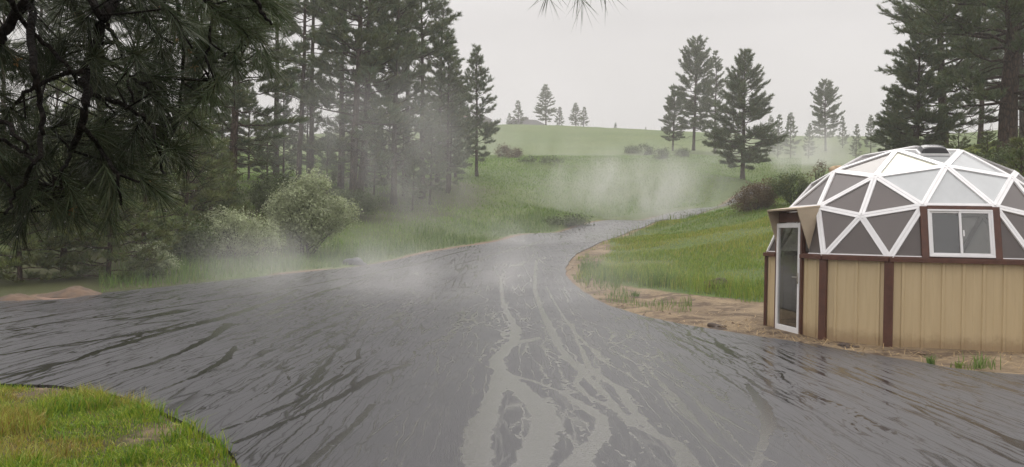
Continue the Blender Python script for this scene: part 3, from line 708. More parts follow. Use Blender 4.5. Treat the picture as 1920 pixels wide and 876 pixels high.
            for (E_, f_, sgn) in ((E1, f1, -1), (E2, f2, 1)):
                sb = MB(); low = np.array([E_[0], E_[1], 1.58]) + nn * .2 + d * sgn * .05
                sb.prism([E_ + d * sgn * .05 - up * .0, f_ - up * .016 + d * sgn * -.012 - nn * .0, low], np.cross(f_ - E_, low - E_), .022); sb.build('side_board', M['canopy_tan'], hood)
            ub_ = MB(); ub_.prism([E1 - up * .02 + nn * .05, f1 - up * .03 - nn * .03 + d * .05, f2 - up * .03 - nn * .03 - d * .05, E2 - up * .02 + nn * .05], np.cross(f1 - E1, d), .012); ub_.build('soffit', M['brown'], hood)
    fo = frame.build('frame', M['white'], root)
    # roof vent lying in the triangle (r1[0], f[0], r1[1])
    tri = (r1[0], f[0], r1[1]); n = np.cross(tri[1] - tri[0], tri[2] - tri[0]); n = n if n[2] > 0 else -n; n /= np.linalg.norm(n)
    d = r1[1] - r1[0]; d /= np.linalg.norm(d); v = np.cross(n, d); v = v if v @ (f[0] - r1[0]) > 0 else -v
    c = (r1[0] + r1[1]) / 2 + v * .22 + n * .015
    vb = MB(); vb.box(c + n * .02, d * .26, v * .15, n * .025); vent = vb.build('roof_vent', M['white'], root, bevel=.01)
    lid = MB(); P = []
    nx_, ny_ = 13, 9
    for j in range(ny_):
        for i in range(nx_):
            a, b = i / (nx_ - 1) * 2 - 1, j / (ny_ - 1) * 2 - 1
            P.append(c + d * a * .23 + v * b * .14 + n * (.05 + .1 * (max(0, 1 - abs(a) ** 4) * max(0, 1 - abs(b) ** 4)) ** .5))
    Q = [(j * nx_ + i, j * nx_ + i + 1, (j + 1) * nx_ + i + 1, (j + 1) * nx_ + i) for j in range(ny_ - 1) for i in range(nx_ - 1)]
    lid.add(P, None, Q); lid.box(c + n * .045, d * .235, v * .145, n * .01); lid.build('vent_lid', M['vent'], vent, smooth=False)
    # plain dark box for what shows dark through the door glass
    A, B, t0, t1 = door_side
    A = np.array([A[0], A[1], 0.]); B = np.array([B[0], B[1], 0.]); dd = (B - A); L = np.linalg.norm(dd); dd /= L; nn = np.cross(dd, up); nn = nn if nn @ A > 0 else -nn
    c = A + dd * L * .5 - nn * .75
    tk = empty('dark_box', (DC[0] + c[0], DC[1] + c[1], 0), math.atan2(dd[1], dd[0]), 'black box standing inside the greenhouse behind its glass door', 'tank')
    mb = MB(); mb.box((0, 0, .72), (.5, 0, 0), (0, .28, 0), (0, 0, .72)); mb.build('body', M['black_box'], tk, bevel=.04)
    mb = MB(); mb.box((0, 0, 1.46), (.53, 0, 0), (0, .31, 0), (0, 0, .022)); mb.build('rim', M['dark'], tk, bevel=.01)
build_dome()

# ------------------------------------------------------------------ trees
def needle_tufts(P, D, n, L, w, spread, tint, up=.25, jitter=.25):
    """P (m,3) tuft roots, D (m,3) axes; n needles each; returns V, T, col"""
    m = len(P); Dn = D / (np.linalg.norm(D, axis=1, keepdims=True) + 1e-9)
    r = rng.normal(size=(m, n, 3)); r /= np.linalg.norm(r, axis=2, keepdims=True)
    s = rng.uniform(0.15, 1, (m, n, 1)) ** .6 * spread
    dirs = Dn[:, None] * (1 - .35 * s) + r * s + np.array([0, 0, up]); dirs /= np.linalg.norm(dirs, axis=2, keepdims=True)
    Ls = (L[:, None, None] if np.ndim(L) else L) * rng.uniform(.65, 1.1, (m, n, 1))
    base = P[:, None] + Dn[:, None] * (rng.uniform(-.6, .35, (m, n, 1)) * Ls)
    tip = base + dirs * Ls
    sid = np.cross(dirs, rng.normal(size=(m, n, 3))); sid /= np.linalg.norm(sid, axis=2, keepdims=True) + 1e-9
    V = np.stack([base - sid * w / 2, base + sid * w / 2, tip], 2).reshape(-1, 3)
    T = np.arange(m * n * 3).reshape(-1, 3)
    c = tint[:, None, :] * (1 + rng.uniform(-jitter, jitter, (m, n, 1)))
    return V, T, np.repeat(c.reshape(-1, 3), 3, 0)

def pine_meshes(name, H, base, rad, shape, whorl, per, sd, lean=.02, tuft_L=.34, tuft_n=26, tw=.034, trunk_r=.16, dead=0, density=1., irregular=.3, young=False):
    """one pine of height H: returns trunk mesh (with limbs) and crown mesh"""
    seed(sd)
    nz = 14; zz = np.linspace(-.25, H, nz)
    bend = np.cumsum(rng.normal(0, .035, (nz, 2)), 0) * H / 20 + np.outer(np.linspace(0, 1, nz), rng.normal(0, lean * H, 2)); bend -= bend[0]
    tp = np.concatenate([bend, zz[:, None]], 1); tr = trunk_r * (1 - np.linspace(0, 1, nz)) ** .8 + .012; tr[0] *= 1.3
    tb = MB(); tb.tube(tp, tr, 9)
    at = lambda z: np.array([np.interp(z, zz, tp[:, 0]), np.interp(z, zz, tp[:, 1]), z])
    PP = []; DD = []; CC = []
    z = H * base
    zc = z
    while zc < H - .15:
        u = (zc - H * base) / (H * (1 - base))          # 0 bottom .. 1 top
        rl = rad * shape(u)
        k = max(2, int(round(per * rng.uniform(.7, 1.25)))); a0 = rng.uniform(0, 6.28)
        for j in range(k):
            if rng.random() < irregular * .45: continue
            a = a0 + j * 6.283 / k + rng.normal(0, .3); L = rl * rng.uniform(1 - irregular * 1.1, 1.1 + irregular * .35) + .12
            el = -.16 + .95 * u ** 1.15 + rng.normal(0, .13)
            st = at(zc + rng.normal(0, whorl * .25)); h = np.array([math.cos(a), math.sin(a), 0])
            t = np.linspace(0, 1, 6)[:, None]
            curve = st + h * L * t * math.cos(el) + np.array([0, 0, 1]) * L * (math.sin(el) * t + (.16 + .1 * rng.random()) * t ** 2.2)
            curve[1:-1] += rng.normal(0, .03 * L, (4, 3))
            tb.tube(curve, np.linspace(max(.012, trunk_r * .16 * (1 - u * .6)) + .008 * L, .008, 6), 4, cap=False)
            # branchlets with tufts
            nb = max(3, int(L * 8. * density)) + 1
            for q in range(nb):
                s = .34 + .66 * (q + rng.random()) / nb if q else 1.0
                s = min(1., s)
                p = st + h * L * s * math.cos(el) + np.array([0, 0, 1]) * L * (math.sin(el) * s + .2 * s ** 2.2)
                side = np.cross(h, (0, 0, 1)) * rng.choice((-1, 1)); bl = (.12 + .32 * L * (1.15 - s)) * rng.uniform(.5, 1.2) if q else 0
                dirv = h * .65 + side * rng.uniform(.3, 1.1) + np.array([0, 0, rng.uniform(-.15, .9)])
                dirv /= np.linalg.norm(dirv)
                ncl = 1 + int(bl / .28)
                for c in range(ncl):
                    PP.append(p + dirv * bl * (c + 1) / ncl); DD.append(dirv + np.array([0, 0, .35])); 
                if bl > .3: tb.tube(np.array([p, p + dirv * bl * .5 + (0, 0, .02), p + dirv * bl]), (.012, .009, .005), 3, cap=False)
        zc += whorl * rng.uniform(.75, 1.3) * (1. - .35 * u)
    for q in range(3): PP.append(at(H - .12 * q)); DD.append(np.array([0, 0, 1.]))
    for q in range(dead):
        zc = rng.uniform(.08, base + .12) * H; a = rng.uniform(0, 6.28); L = rad * rng.uniform(.3, .85); st = at(zc); h = np.array([math.cos(a), math.sin(a), 0]); t = np.linspace(0, 1, 6)[:, None]
        cv = st + h * L * t + np.array([0, 0, 1]) * L * (-.05 * t - .3 * rng.random() * t ** 2); cv[1:] += rng.normal(0, .05 * L, (5, 3))
        tb.tube(cv, np.linspace(.03, .006, 6), 4, cap=False)
        for s in range(3): k = rng.integers(2, 6); e = cv[k] + rng.normal(0, .28 * L, 3); tb.tube(np.array([cv[k], (cv[k] + e) / 2 + rng.normal(0, .03, 3), e]), (.012, .008, .004), 3, cap=False)
    PP = np.array(PP); DD = np.array(DD); m = len(PP)
    tone = rng.uniform(.72, 1.28, (m, 1)) * np.array([[1, 1, 1]]); hue = rng.normal(0, .08, (m, 1)); tint = tone * np.concatenate([1 + hue, np.ones((m, 1)), 1 - hue], 1)
    V, T, c = needle_tufts(PP, DD, tuft_n, tuft_L * rng.uniform(.75, 1.25, m), tw, .95, tint)
    return tb.mesh(name + '_trunk', True), mesh_np(name + '_crown', V, T, None, False, {'tint': c})

cone = lambda u: (1 - u) ** .85 * min(1, .55 + u * 3) + .05
column_ = lambda u: min(1, .45 + 1.6 * u) * (1 - u ** 2.2) * .95 + .08
broad = lambda u: (min(1, .55 + 1.5 * u)) * (1 - u ** 2.6) ** .9 + .1
PROTO = {}
def proto(key, needle='needle', bark='bark', **kw):
    t, c = pine_meshes(key, **kw); t.materials.append(M[bark]); c.materials.append(M[needle]); PROTO[key] = (t, c, kw['H'])
proto('tallA', H=18, base=.3, rad=2.7, shape=column_, whorl=.72, per=4.4, sd=11, dead=22, trunk_r=.19, irregular=.5, density=.75)
proto('tallB', H=18, base=.36, rad=2.3, shape=column_, whorl=.7, per=4.2, sd=12, dead=26, trunk_r=.17, irregular=.55, density=.75)
proto('tallC', H=18, base=.14, rad=3.2, shape=cone, whorl=.66, per=4.6, sd=13, dead=14, trunk_r=.2, irregular=.45, density=.8)
proto('coneA', H=12, base=.16, rad=2.5, shape=cone, whorl=.55, per=5.2, sd=21, trunk_r=.15, irregular=.32, tuft_L=.3)
proto('coneB', H=12, base=.1, rad=2.3, shape=cone, whorl=.55, per=5, sd=22, trunk_r=.15, irregular=.42, tuft_L=.3)
proto('oldA', H=15, base=.2, rad=3.2, shape=broad, whorl=.5, per=5.4, sd=31, trunk_r=.25, irregular=.42, dead=5, density=1.)
proto('oldB', H=15, base=.12, rad=4.3, shape=cone, whorl=.46, per=5.8, sd=32, trunk_r=.26, irregular=.4, dead=3, density=1.)
proto('oldC', H=18, base=.16, rad=4.4, shape=broad, whorl=.62, per=5.2, sd=33, trunk_r=.42, irregular=.45, dead=26, density=1., tuft_L=.27, tuft_n=26, tw=.024)
proto('youngA', needle='needle_young', H=4, base=.05, rad=1.5, shape=cone, whorl=.33, per=5, sd=41, trunk_r=.06, irregular=.3, tuft_L=.2, tuft_n=26, tw=.018, density=1.5)
proto('youngB', needle='needle_young', H=4, base=.08, rad=1.25, shape=cone, whorl=.36, per=5, sd=42, trunk_r=.06, irregular=.45, tuft_L=.2, tuft_n=26, tw=.018, density=1.5)

def pine(px, d, H, key, label, group, name='pine_tree', wide=1., dz=0., rz=None):
    t, c, h0 = PROTO[key]; p = on_ground(px, d); p[2] -= .05 + dz
    root = empty(name, p, rng.uniform(0, 6.28) if rz is None else rz, label, 'pine tree', group)
    s = H / h0; root.scale = (s * wide, s * wide, s)
    for nm, me in (('trunk', t), ('crown', c)):
        o = bpy.data.objects.new(nm, me); C.objects.link(o); o.parent = root
    return root
seed(77)
ordn = ['first', 'second', 'third', 'fourth', 'fifth', 'sixth', 'seventh', 'eighth', 'ninth', 'tenth', 'eleventh', 'twelfth', 'thirteenth', 'fourteenth', 'fifteenth', 'sixteenth', 'seventeenth', 'eighteenth', 'nineteenth', 'twentieth', 'twenty-first', 'twenty-second', 'twenty-third', 'twenty-fourth', 'twenty-fifth', 'twenty-sixth', 'twenty-seventh', 'twenty-eighth', 'twenty-ninth', 'thirtieth']
grove = sorted([(433, 40, 15, 'tallC', 1.25), (515, 62, 21, 'tallA', 1), (558, 57, 20, 'tallB', 1), (581, 63, 22, 'tallA', .9), (637, 57, 20, 'tallA', 1), (660, 50, 20, 'tallC', 1.1),
        (673, 53, 21, 'tallB', 1.2), (737, 54, 19, 'tallC', .95), (762, 64, 20, 'tallA', 1), (790, 58, 17, 'tallA', 1.1), (818, 66, 15.5, 'tallC', 1.05), (838, 62, 12.2, 'tallC', 1.), (852, 74, 11, 'coneB', 1),
        (390, 60, 19, 'tallB', 1), (340, 54, 18, 'tallA', 1), (243, 58, 18, 'tallB', 1), (180, 55, 18, 'tallA', 1), (62, 58, 18, 'tallA', 1), (8, 56, 18, 'tallB', 1)])
for i, (px, d, H, k, wd) in enumerate(grove):
    what = 'tall pine with bare lower trunk' if k != 'coneB' else 'narrow dark pine'
    pine(px, d, H, k, f'{what}, {ordn[i]} from the left in the misty grove', 'tall pines of the misty grove', wide=wd)
for i, (px, d, H, k) in enumerate([(610, 49, 4.6, 'coneB'), (700, 56, 5.5, 'coneA'), (772, 52, 4.2, 'coneB'), (805, 56, 6.5, 'coneA'), (842, 63, 7, 'coneB'), (500, 50, 5, 'coneA')]):
    pine(px, d, H, k, ['short pine at the grove edge behind the largest pale shrub', 'low pine between tall grove trunks in thick steam', 'small pine with thin pale trunk at the foot of the grove', 'low drooping pine at the grove edge by the green field',
         'right-hand short pine of the grove, next to the lone pine', 'short pine under tall trunks, left of the pale shrub top'][i], 'short pines in the grove')
for i, (px, d, H, k) in enumerate([(530, 58, 7, 'coneB'), (575, 66, 8, 'coneA'), (640, 62, 7.5, 'coneB'), (685, 60, 8, 'coneA'), (725, 66, 8.5, 'coneB'), (755, 58, 6.5, 'coneA'), (465, 58, 7, 'coneA'), (415, 56, 8, 'coneB'), (360, 62, 9, 'coneA'), (820, 72, 8, 'coneA')]):
    pine(px, d, H, k, f'shaded half-grown pine between tall trunks, {ordn[i]} from the left of the grove understorey' if i not in (6, 7, 8) else ['shaded half-grown pine right of the thick grove trunk', 'shaded half-grown pine behind the thick grove trunk', 'shaded half-grown pine left of the thick grove trunk'][i - 6], 'half-grown pines in the grove')
pine(892, 78, 12.5, 'coneA', 'lone pine with bare straight trunk standing in the green field right of the grove', None, rz=1.0)
pine(1297, 130, 18.2, 'oldA', 'tallest pine left of the clump on the right slope, long bare trunk', 'pines of the clump on the slope', wide=.85, rz=.4)
pine(1337, 126, 16, 'tallC', 'slim pine standing between the two big pines of the slope clump', 'pines of the clump on the slope')
pine(1390, 88, 14.2, 'oldB', 'broad dark pine with low spreading limbs in front of the slope clump', 'pines of the clump on the slope', rz=2.2)
pine(1258, 140, 10.5, 'oldA', 'small thin pine at the left side of the slope clump', 'pines of the clump on the slope')
pine(1545, 150, 13, 'oldA', 'rounded pine rising alone out of the mist left of the dome top', 'pines in the mist behind the dome', wide=.95)
for px, d, H, k, l in [(1577, 152, 6, 'coneB', 'short thin pine just right of the rounded misty pine'), (1480, 135, 8, 'coneA', 'pointed pine fading in mist right of the broad slope pine'), (1455, 128, 7, 'coneB', 'small pine in mist touching the broad slope pine'),
                       (1513, 132, 6, 'coneA', 'low misty pine left of the rounded pine'), (1602, 128, 5.5, 'coneB', 'low pale pine in mist above the dome left shoulder'), (1440, 150, 7, 'coneA', 'faint pine deep in the mist behind the broad slope pine'), (1630, 140, 6.5, 'coneA', 'faint pine in mist beside the big dark pine group on the right')]:
    pine(px, d, H, k, l, 'pines in the mist behind the dome')
for px, d, H, k, l in [(968, 264, 9, 'coneB', 'faint slim pine left of the ridge house'), (1020, 255, 13.2, 'coneA', 'largest pine on the far ridge beside the house'), (1044, 256, 6.5, 'coneB', 'small pine leaning on the largest ridge pine from the right'), (1076, 256, 8, 'coneA', 'pointed ridge pine midway between house and slope clump'),
                       (1090, 240, 6, 'coneB', 'dim pine just below the pointed ridge pine'), (1150, 262, 3.2, 'coneA', 'tiny lone pine on the bare ridge line'), (1207, 255, 1.8, 'coneB', 'tiniest shrub-like pine on the ridge near the slope clump'), (950, 262, 4.5, 'coneB', 'small faint pine at the left end of the ridge house')]:
    pine(px, d, H, k, l, 'pines on the far ridge', wide=1.45 if H > 4 else 1.2)
pine(1882, 38, 19, 'oldC', 'huge pine with thick reddish trunk behind the right side of the dome', 'big pines behind the dome', rz=.5)
pine(1716, 47, 8.8, 'oldB', 'dark layered pine with upturned top behind the dome vent', 'big pines behind the dome', rz=1.7, wide=.9)
pine(1768, 50, 14.5, 'oldC', 'full dark pine between the layered pine and the thick trunk', 'big pines behind the dome', rz=2.9, wide=.95)
pine(1672, 62, 6.0, 'oldB', 'low spreading pine at the left end of the group behind the dome', 'big pines behind the dome')
pine(1835, 60, 15, 'tallA', 'tall pine close behind the thick reddish trunk', 'big pines behind the dome', wide=1.2)
pine(1915, 60, 15, 'oldA', 'pine cut by the right picture edge behind the thick trunk', 'big pines behind the dome')
pine(1912, 25, 3.0, 'youngA', 'bushy young pine with yellow shoots by the right picture edge', 'young pines', 'young_pine', wide=1.1)
pine(1793, 40, 2.2, 'youngB', 'small young pine with yellow shoots above the dome vent', 'young pines', 'young_pine', wide=1.2)
pine(1848, 36, 2.0, 'youngA', 'low round young pine right of the dome top', 'young pines', 'young_pine', wide=1.3)
for px, d, H, k, w, l in [(40, 22, 3.3, 'youngA', 1.25, 'dark young pine left of the dirt mound at the picture edge'), (120, 23.5, 4.4, 'youngB', 1.3, 'taller young pine rising behind the dirt mound'), (205, 23.5, 3.5, 'youngA', 1.3, 'yellowish young pine at the right end of the dirt mound'),
                          (270, 27, 4.3, 'youngB', 1.25, 'young pine behind the smallest pale shrub'), (345, 31, 5.2, 'youngA', 1.1, 'bright young pine left of the thick grove trunk'), (90, 29, 6, 'youngA', 1., 'tall young pine hidden behind the hanging pine bough'), (395, 35, 4.6, 'youngB', 1.1, 'loose young pine just before the thick grove trunk'), (190, 31, 6.3, 'youngB', 1., 'second tall young pine behind the hanging bough, to the right')]:
    pine(px, d, H, k, l, 'young pines', 'young_pine', wide=w)

# ------------------------------------------------------------------ broadleaf shrubs
def shrub(px, d, lobes, leaf, n, size, mat, label, group, name='shrub', stems=9, cat='shrub', sd=1, tint2=None):
    """lobes: list of (dx, dy, z, rx, ry, rz) ellipsoids"""
    seed(sd); p = on_ground(px, d); root = empty(name, p, 0, label, cat, group)
    lob = np.array(lobes, float); vol = lob[:, 3] * lob[:, 4] * lob[:, 5]; ncl = max(12, n // 26)
    idx = rng.choice(len(lob), ncl, p=vol / vol.sum()); r = rng.normal(size=(ncl, 3)); r /= np.linalg.norm(r, axis=1, keepdims=True)
    rad = rng.uniform(.25, 1, (ncl, 1)) ** .45 * rng.uniform(.85, 1.12, (ncl, 1))
    cen = lob[idx, :3] + r * rad * lob[idx, 3:]; cen[:, 2] = np.maximum(cen[:, 2], .05)
    m = 26; tone = rng.uniform(.7, 1.25, (ncl, 1)); t0 = np.ones((ncl, 3))
    if tint2 is not None: t0 = np.where(rng.random((ncl, 1)) < .3, np.array(tint2)[None], t0)
    P = cen[:, None] + rng.normal(0, size * 2.1, (ncl, m, 3)); P[..., 2] = np.maximum(P[..., 2], .02)
    nrm = rng.normal(size=(ncl, m, 3)) * .8 + r[:, None] * .5 + np.array([0, 0, .5]); nrm /= np.linalg.norm(nrm, axis=2, keepdims=True)
    a = np.cross(nrm, rng.normal(size=(ncl, m, 3))); a /= np.linalg.norm(a, axis=2, keepdims=True); b = np.cross(nrm, a); s = size * rng.uniform(.6, 1.25, (ncl, m, 1))
    V = np.stack([P - a * s, P + b * s * .42 + nrm * s * .12, P + a * s, P - b * s * .42 + nrm * s * .12], 2).reshape(-1, 3); Q = np.arange(len(V)).reshape(-1, 4)
    c = (t0 * tone)[:, None] * (1 + rng.uniform(-.2, .2, (ncl, m, 1))); c = np.repeat(c.reshape(-1, 3), 4, 0)
    sb = MB()
    for k in range(stems):
        e = cen[rng.integers(ncl)] * np.array([1, 1, .95]); b0 = np.array([rng.normal(0, .12), rng.normal(0, .12), -.1]); mid = (b0 + e) / 2 + np.array([0, 0, .12]) + rng.normal(0, .06, 3)
        sb.tube(np.array([b0, b0 * .4 + mid * .6, mid, e]), (.03, .022, .016, .006), 5, cap=False)
    for e in cen[rng.choice(ncl, min(ncl, 70), False)]:
        b0 = e * np.array([.55, .55, .6]); sb.tube(np.array([b0, (b0 + e) / 2 + rng.normal(0, .04, 3), e + r[0] * .02]), (.009, .007, .003), 3, cap=False)
    sb.build('stem', M['bark_grey'], root, smooth=True)
    link('foliage', mesh_np('foliage', V, Q[:0, :3], Q, False, {'tint': c}), M[mat], root)
    return root
shrub(575, 34.5, [(0, 0, 1.4, 1.4, 1.2, 1.2), (.2, .1, 2.9, .75, .7, .75), (1.05, 0, 1.7, .9, .9, .85), (-.9, -.1, 1.7, .85, .9, .95), (-.3, -.2, 2.3, .9, .9, .7), (1.75, 0, 1.75, .5, .6, .45)], .08, 21000, .062, 'leaf_pale',
      'largest pale grey-green leafy shrub by the left road verge', 'pale shrubs along the verge', sd=5, stems=14)
shrub(445, 30, [(0, 0, .95, 1.1, 1., .85), (.9, .1, .9, .75, .7, .7), (-.6, 0, 1.25, .7, .7, .7)], .08, 9000, .052, 'leaf_pale', 'lower pale shrub joined to the left of the largest one', 'pale shrubs along the verge', sd=6)
shrub(285, 24.6, [(0, 0, .6, .55, .5, .5), (.35, 0, .45, .45, .4, .35), (-.3, 0, .4, .4, .4, .35)], .07, 4500, .045, 'leaf_pale', 'smallest pale shrub, next to the verge grass right of the dirt mound', 'pale shrubs along the verge', sd=7)
shrub(1415, 47, [(0, 0, .9, 1.2, .9, .75), (.6, 0, 1.2, .8, .8, .75), (-.8, 0, .5, .7, .7, .45)], .07, 9000, .055, 'leaf_red', 'reddish brown bush at the top of the right grass bank', 'bushes on the grass bank', name='bush', cat='bush', sd=8)
shrub(1487, 46, [(0, 0, 1., 1.0, .9, .85), (-.7, 0, 1.2, .6, .7, .65), (.8, 0, .8, .7, .7, .6)], .07, 8000, .055, 'leaf_green', 'green bush with yellow leaves between the reddish bush and the dome', 'bushes on the grass bank', name='bush', cat='bush', sd=9, tint2=(1.8, 1.5, 1.2))
shrub(1528, 46, [(0, 0, 1.5, .5, .4, .55), (.3, 0, 1.9, .4, .3, .4)], .05, 500, .05, 'leaf_red', 'bare twiggy bush at the right end behind the dome shoulder', 'bushes on the grass bank', name='bush', cat='bush', sd=10, stems=12)
for i, (px, d, w, h, l) in enumerate([(1205, 120, 1.5, 1.5, 'dim shrub cluster on the far slope left of the clump pines'), (1235, 112, 1.1, 1.4, 'dim round shrub below the small thin slope pine'), (1275, 116, 1.1, 1.2, 'dim shrub at the foot of the tallest slope pine'), (1180, 125, 1.3, 1.0, 'small faint shrub left of the dim shrub cluster'),
                            (960, 105, 1.1, 1.1, 'brownish shrub on the field lip right of the lone pine'), (938, 110, 1.0, 1.6, 'brownish upright shrub touching the lone pine'), (1060, 55, 1.6, .4, 'low hazy shrub beside the far left road edge'), (1010, 96, 3., .5, 'dark low scrub along the lip of the field')]):
    shrub(px, d, [(0, 0, h * .5, w, w * .7, h * .6), (w * .5, 0, h * .6, w * .5, w * .5, h * .5)], .08, 1500, .1, 'leaf_red' if i in (4, 5) else 'leaf_green', l, 'shrubs scattered over the slopes', sd=60 + i, stems=5)
for i, (px, d, w, h, m_, l) in enumerate([(1820, 33, 1.2, 1.3, 'leaf_green', 'grey-green shrub between the dome top and thick trunk'), (1745, 44, 1.4, 1.2, 'leaf_green', 'dark shrub at the foot of the layered pine behind the dome'), (1895, 30, 1.2, 1.6, 'leaf_green', 'dark green shrub in front of the thick pine trunk')]):
    shrub(px, d, [(0, 0, h * .5, w, w * .7, h * .6), (w * .4, 0, h * .6, w * .5, w * .5, h * .5)], .08, 4500, .06, m_, l, 'shrubs behind the dome', sd=80 + i, stems=6)

for i, (px, d, w, h, l) in enumerate([(520, 40, 1.6, 1.8, 'dark leafy shrub in the shade behind the left of the largest pale shrub'), (400, 36, 1.5, 1.7, 'dark leafy shrub behind the lower pale shrub'), (340, 28, 1.3, 1.3, 'dark leafy shrub between the lower and the smallest pale shrub'), (660, 44, 1.5, 1.2, 'dark low shrub under the grove right of the largest pale shrub')]):
    shrub(px, d, [(0, 0, h * .5, w, w * .7, h * .6), (w * .4, 0, h * .65, w * .5, w * .5, h * .5), (-w * .5, 0, h * .5, w * .5, w * .5, h * .5)], .08, 5500, .062, 'leaf_green', l, 'shady shrubs at the grove foot', sd=120 + i, stems=6)

# ------------------------------------------------------------------ near pine whose boughs hang into the picture
def near_pine():
    seed(101)
    base = np.array([-3.5, 2.5, 0]); root = empty('pine_tree', base, 0, 'close dark pine whose wet boughs hang into the upper left corner', 'pine tree')
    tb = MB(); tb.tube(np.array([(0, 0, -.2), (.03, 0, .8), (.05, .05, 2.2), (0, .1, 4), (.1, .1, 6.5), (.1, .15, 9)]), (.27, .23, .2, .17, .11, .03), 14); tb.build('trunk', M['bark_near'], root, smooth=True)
    lim = [([(216, -20), (193, 45), (176, 100), (156, 136), (163, 186), (156, 236), (133, 285)], 3.4, .02), ([(160, -40), (186, 30), (193, 45)], 3.4, .016), ([(-30, 100), (0, 75), (30, 30), (55, -10)], 3.0, .022),
           ([(10, -10), (45, 50), (100, 95), (131, 131), (148, 158)], 3.1, .009), ([(156, 136), (120, 138), (70, 160), (30, 190), (10, 225)], 3.3, .009), ([(163, 173), (200, 186), (241, 200), (281, 226), (301, 281), (304, 325)], 3.5, .009),
           ([(200, 48), (221, 75), (236, 130), (251, 190)], 3.6, .008), ([(186, 103), (231, 130), (261, 156), (295, 180)], 3.7, .008), ([(235, -20), (266, 30), (301, 70), (325, 84)], 3.6, .008), ([(300, -20), (316, 30), (341, 65), (360, 88)], 3.8, .007),
           ([(370, -20), (417, 25), (434, 47)], 3.9, .012), ([(462, -20), (495, 30), (509, 43)], 3.6, .009), ([(0, 226), (40, 261), (60, 295)], 2.9, .007), ([(-20, 250), (30, 275), (65, 305)], 3.2, .007), ([(58, -20), (58, 50), (65, 130), (75, 185), (82, 250)], 3.2, .014),
           ([(156, 236), (190, 280), (222, 325), (228, 380)], 3.4, .008), ([(82, 250), (60, 320), (30, 360), (12, 400)], 3.1, .008), ([(133, 285), (110, 330), (118, 372)], 3.4, .007), ([(241, 200), (270, 260), (262, 300)], 3.6, .006), ([(395, -20), (400, 60), (385, 110), (395, 150)], 4.2, .007), ([(440, -20), (455, 70), (450, 120)], 4.3, .006), ([(330, -10), (350, 110), (340, 180), (330, 240)], 4.1, .008)]
    lb = MB(); anchors = []
    for P, d, r in lim:
        Q = np.array([unproj(x, y, (d + .25 * math.sin(i * 1.3 + x)) * .86) for i, (x, y) in enumerate(P)]) - base
        t = np.linspace(0, len(Q) - 1, len(Q) * 4); Q = np.stack([np.interp(t, np.arange(len(Q)), Q[:, k]) for k in range(3)], 1)
        
        for _ in range(7): Q[1:-1] = (Q[:-2] + 2 * Q[1:-1] + Q[2:]) / 4
        Q += rng.normal(0, .004, Q.shape)
        lb.tube(Q, np.linspace(r, r * .5, len(Q)) * 1.1, 7); anchors.append(Q[2:])
        if P[0][1] < 0:                                   # runs back to the trunk above the picture
            top = np.array([.05, .1, 3.2 + .5 * rng.random() + .3 * d * .3]); s = Q[0]; tt = np.linspace(0, 1, 9)[:, None]
            cv = top * (1 - tt) ** 2 + 2 * (1 - tt) * tt * np.array([s[0] * .6, s[1] * .6, top[2] + .35]) + s * tt ** 2; lb.tube(cv, np.linspace(r * 2.2, r, 9), 7)
    A = np.concatenate(anchors)
    bx = [0, 60, 130, 230, 300, 330, 360, 400, 460, 510, 535]; by = [415, 420, 400, 392, 345, 300, 240, 180, 150, 105, 50]
    PP = []; DD = []; tips = []
    k = 0
    while k < 200:
        x = rng.uniform(-60, 530) if k < 175 else rng.uniform(320, 530); y = rng.uniform(-60, 410); ym = np.interp(x, bx, by)
        if y > ym - 18: continue
        dens = .95 if x < 190 else .55
        if 150 < y < 250 and x < 120: dens *= .45
        if y < 120 and x < 90: dens *= .5
        if rng.random() > dens: continue
        d = rng.uniform(2.75, 4.3) if x < 320 else rng.uniform(3.2, 4.8)
        p = unproj(x, y, d) - base; j = np.argmin(((A - p) ** 2).sum(1)); a = A[j]; v = p - a; L = np.linalg.norm(v)
        if L > (.65 if x > 320 else 1.1): continue
        dirn = v / (L + 1e-6) * .5 + np.array([.25, -.05, -.45]) + rng.normal(0, .35, 3); dirn /= np.linalg.norm(dirn)
        e = p + dirn * .08; md = (a + p) / 2 + np.array([0, 0, -.05 * L]) + rng.normal(0, .03, 3)
        if L > .03: lb.tube(np.array([a, md, p, e]), (.005, .0042, .0036, .003), 4, cap=False)
        PP.append(p); DD.append(dirn); tips.append(e); k += 1
    # the branch tip over the middle of the picture
    tip = unproj(1080, -26, 3.1) - base; s = np.array([.1, .1, 4.6]); tt = np.linspace(0, 1, 14)[:, None]
    cv = s * (1 - tt) ** 2 + 2 * (1 - tt) * tt * np.array([tip[0] * .7, tip[1], 4.6]) + tip * tt ** 2; lb.tube(cv, np.linspace(.035, .004, 14), 7)
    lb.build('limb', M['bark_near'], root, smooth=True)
    PP = np.array(PP); DD = np.array(DD); n = 120; m = len(PP)
    def needles(PP, DD, n, L0, w):
        m = len(PP); t = rng.random((m, n, 1)) ** .8; ax = DD[:, None]
        r = rng.normal(size=(m, n, 3)); r -= (r * ax).sum(2, keepdims=True) * ax; r /= np.linalg.norm(r, axis=2, keepdims=True)
        ang = rng.uniform(.25, 1.15, (m, n, 1)); dirs = ax * np.cos(ang) + r * np.sin(ang)
        L = L0 * rng.uniform(.7, 1.15, (m, n, 1)); b = PP[:, None] + ax * (t * .13 - .05)
        sag = np.array([0, 0, -1.]) * L * rng.uniform(.02, .12, (m, n, 1))
        mid = b + dirs * L * .5 + sag * .3; tp = b + dirs * L + sag
        s = np.cross(dirs, rng.normal(size=(m, n, 3))); s /= np.linalg.norm(s, axis=2, keepdims=True)
        V = np.stack([b - s * w * .5, b + s * w * .5, mid + s * w * .5, mid - s * w * .5, tp], 2).reshape(-1, 3)
        o = np.arange(m * n)[:, None] * 5
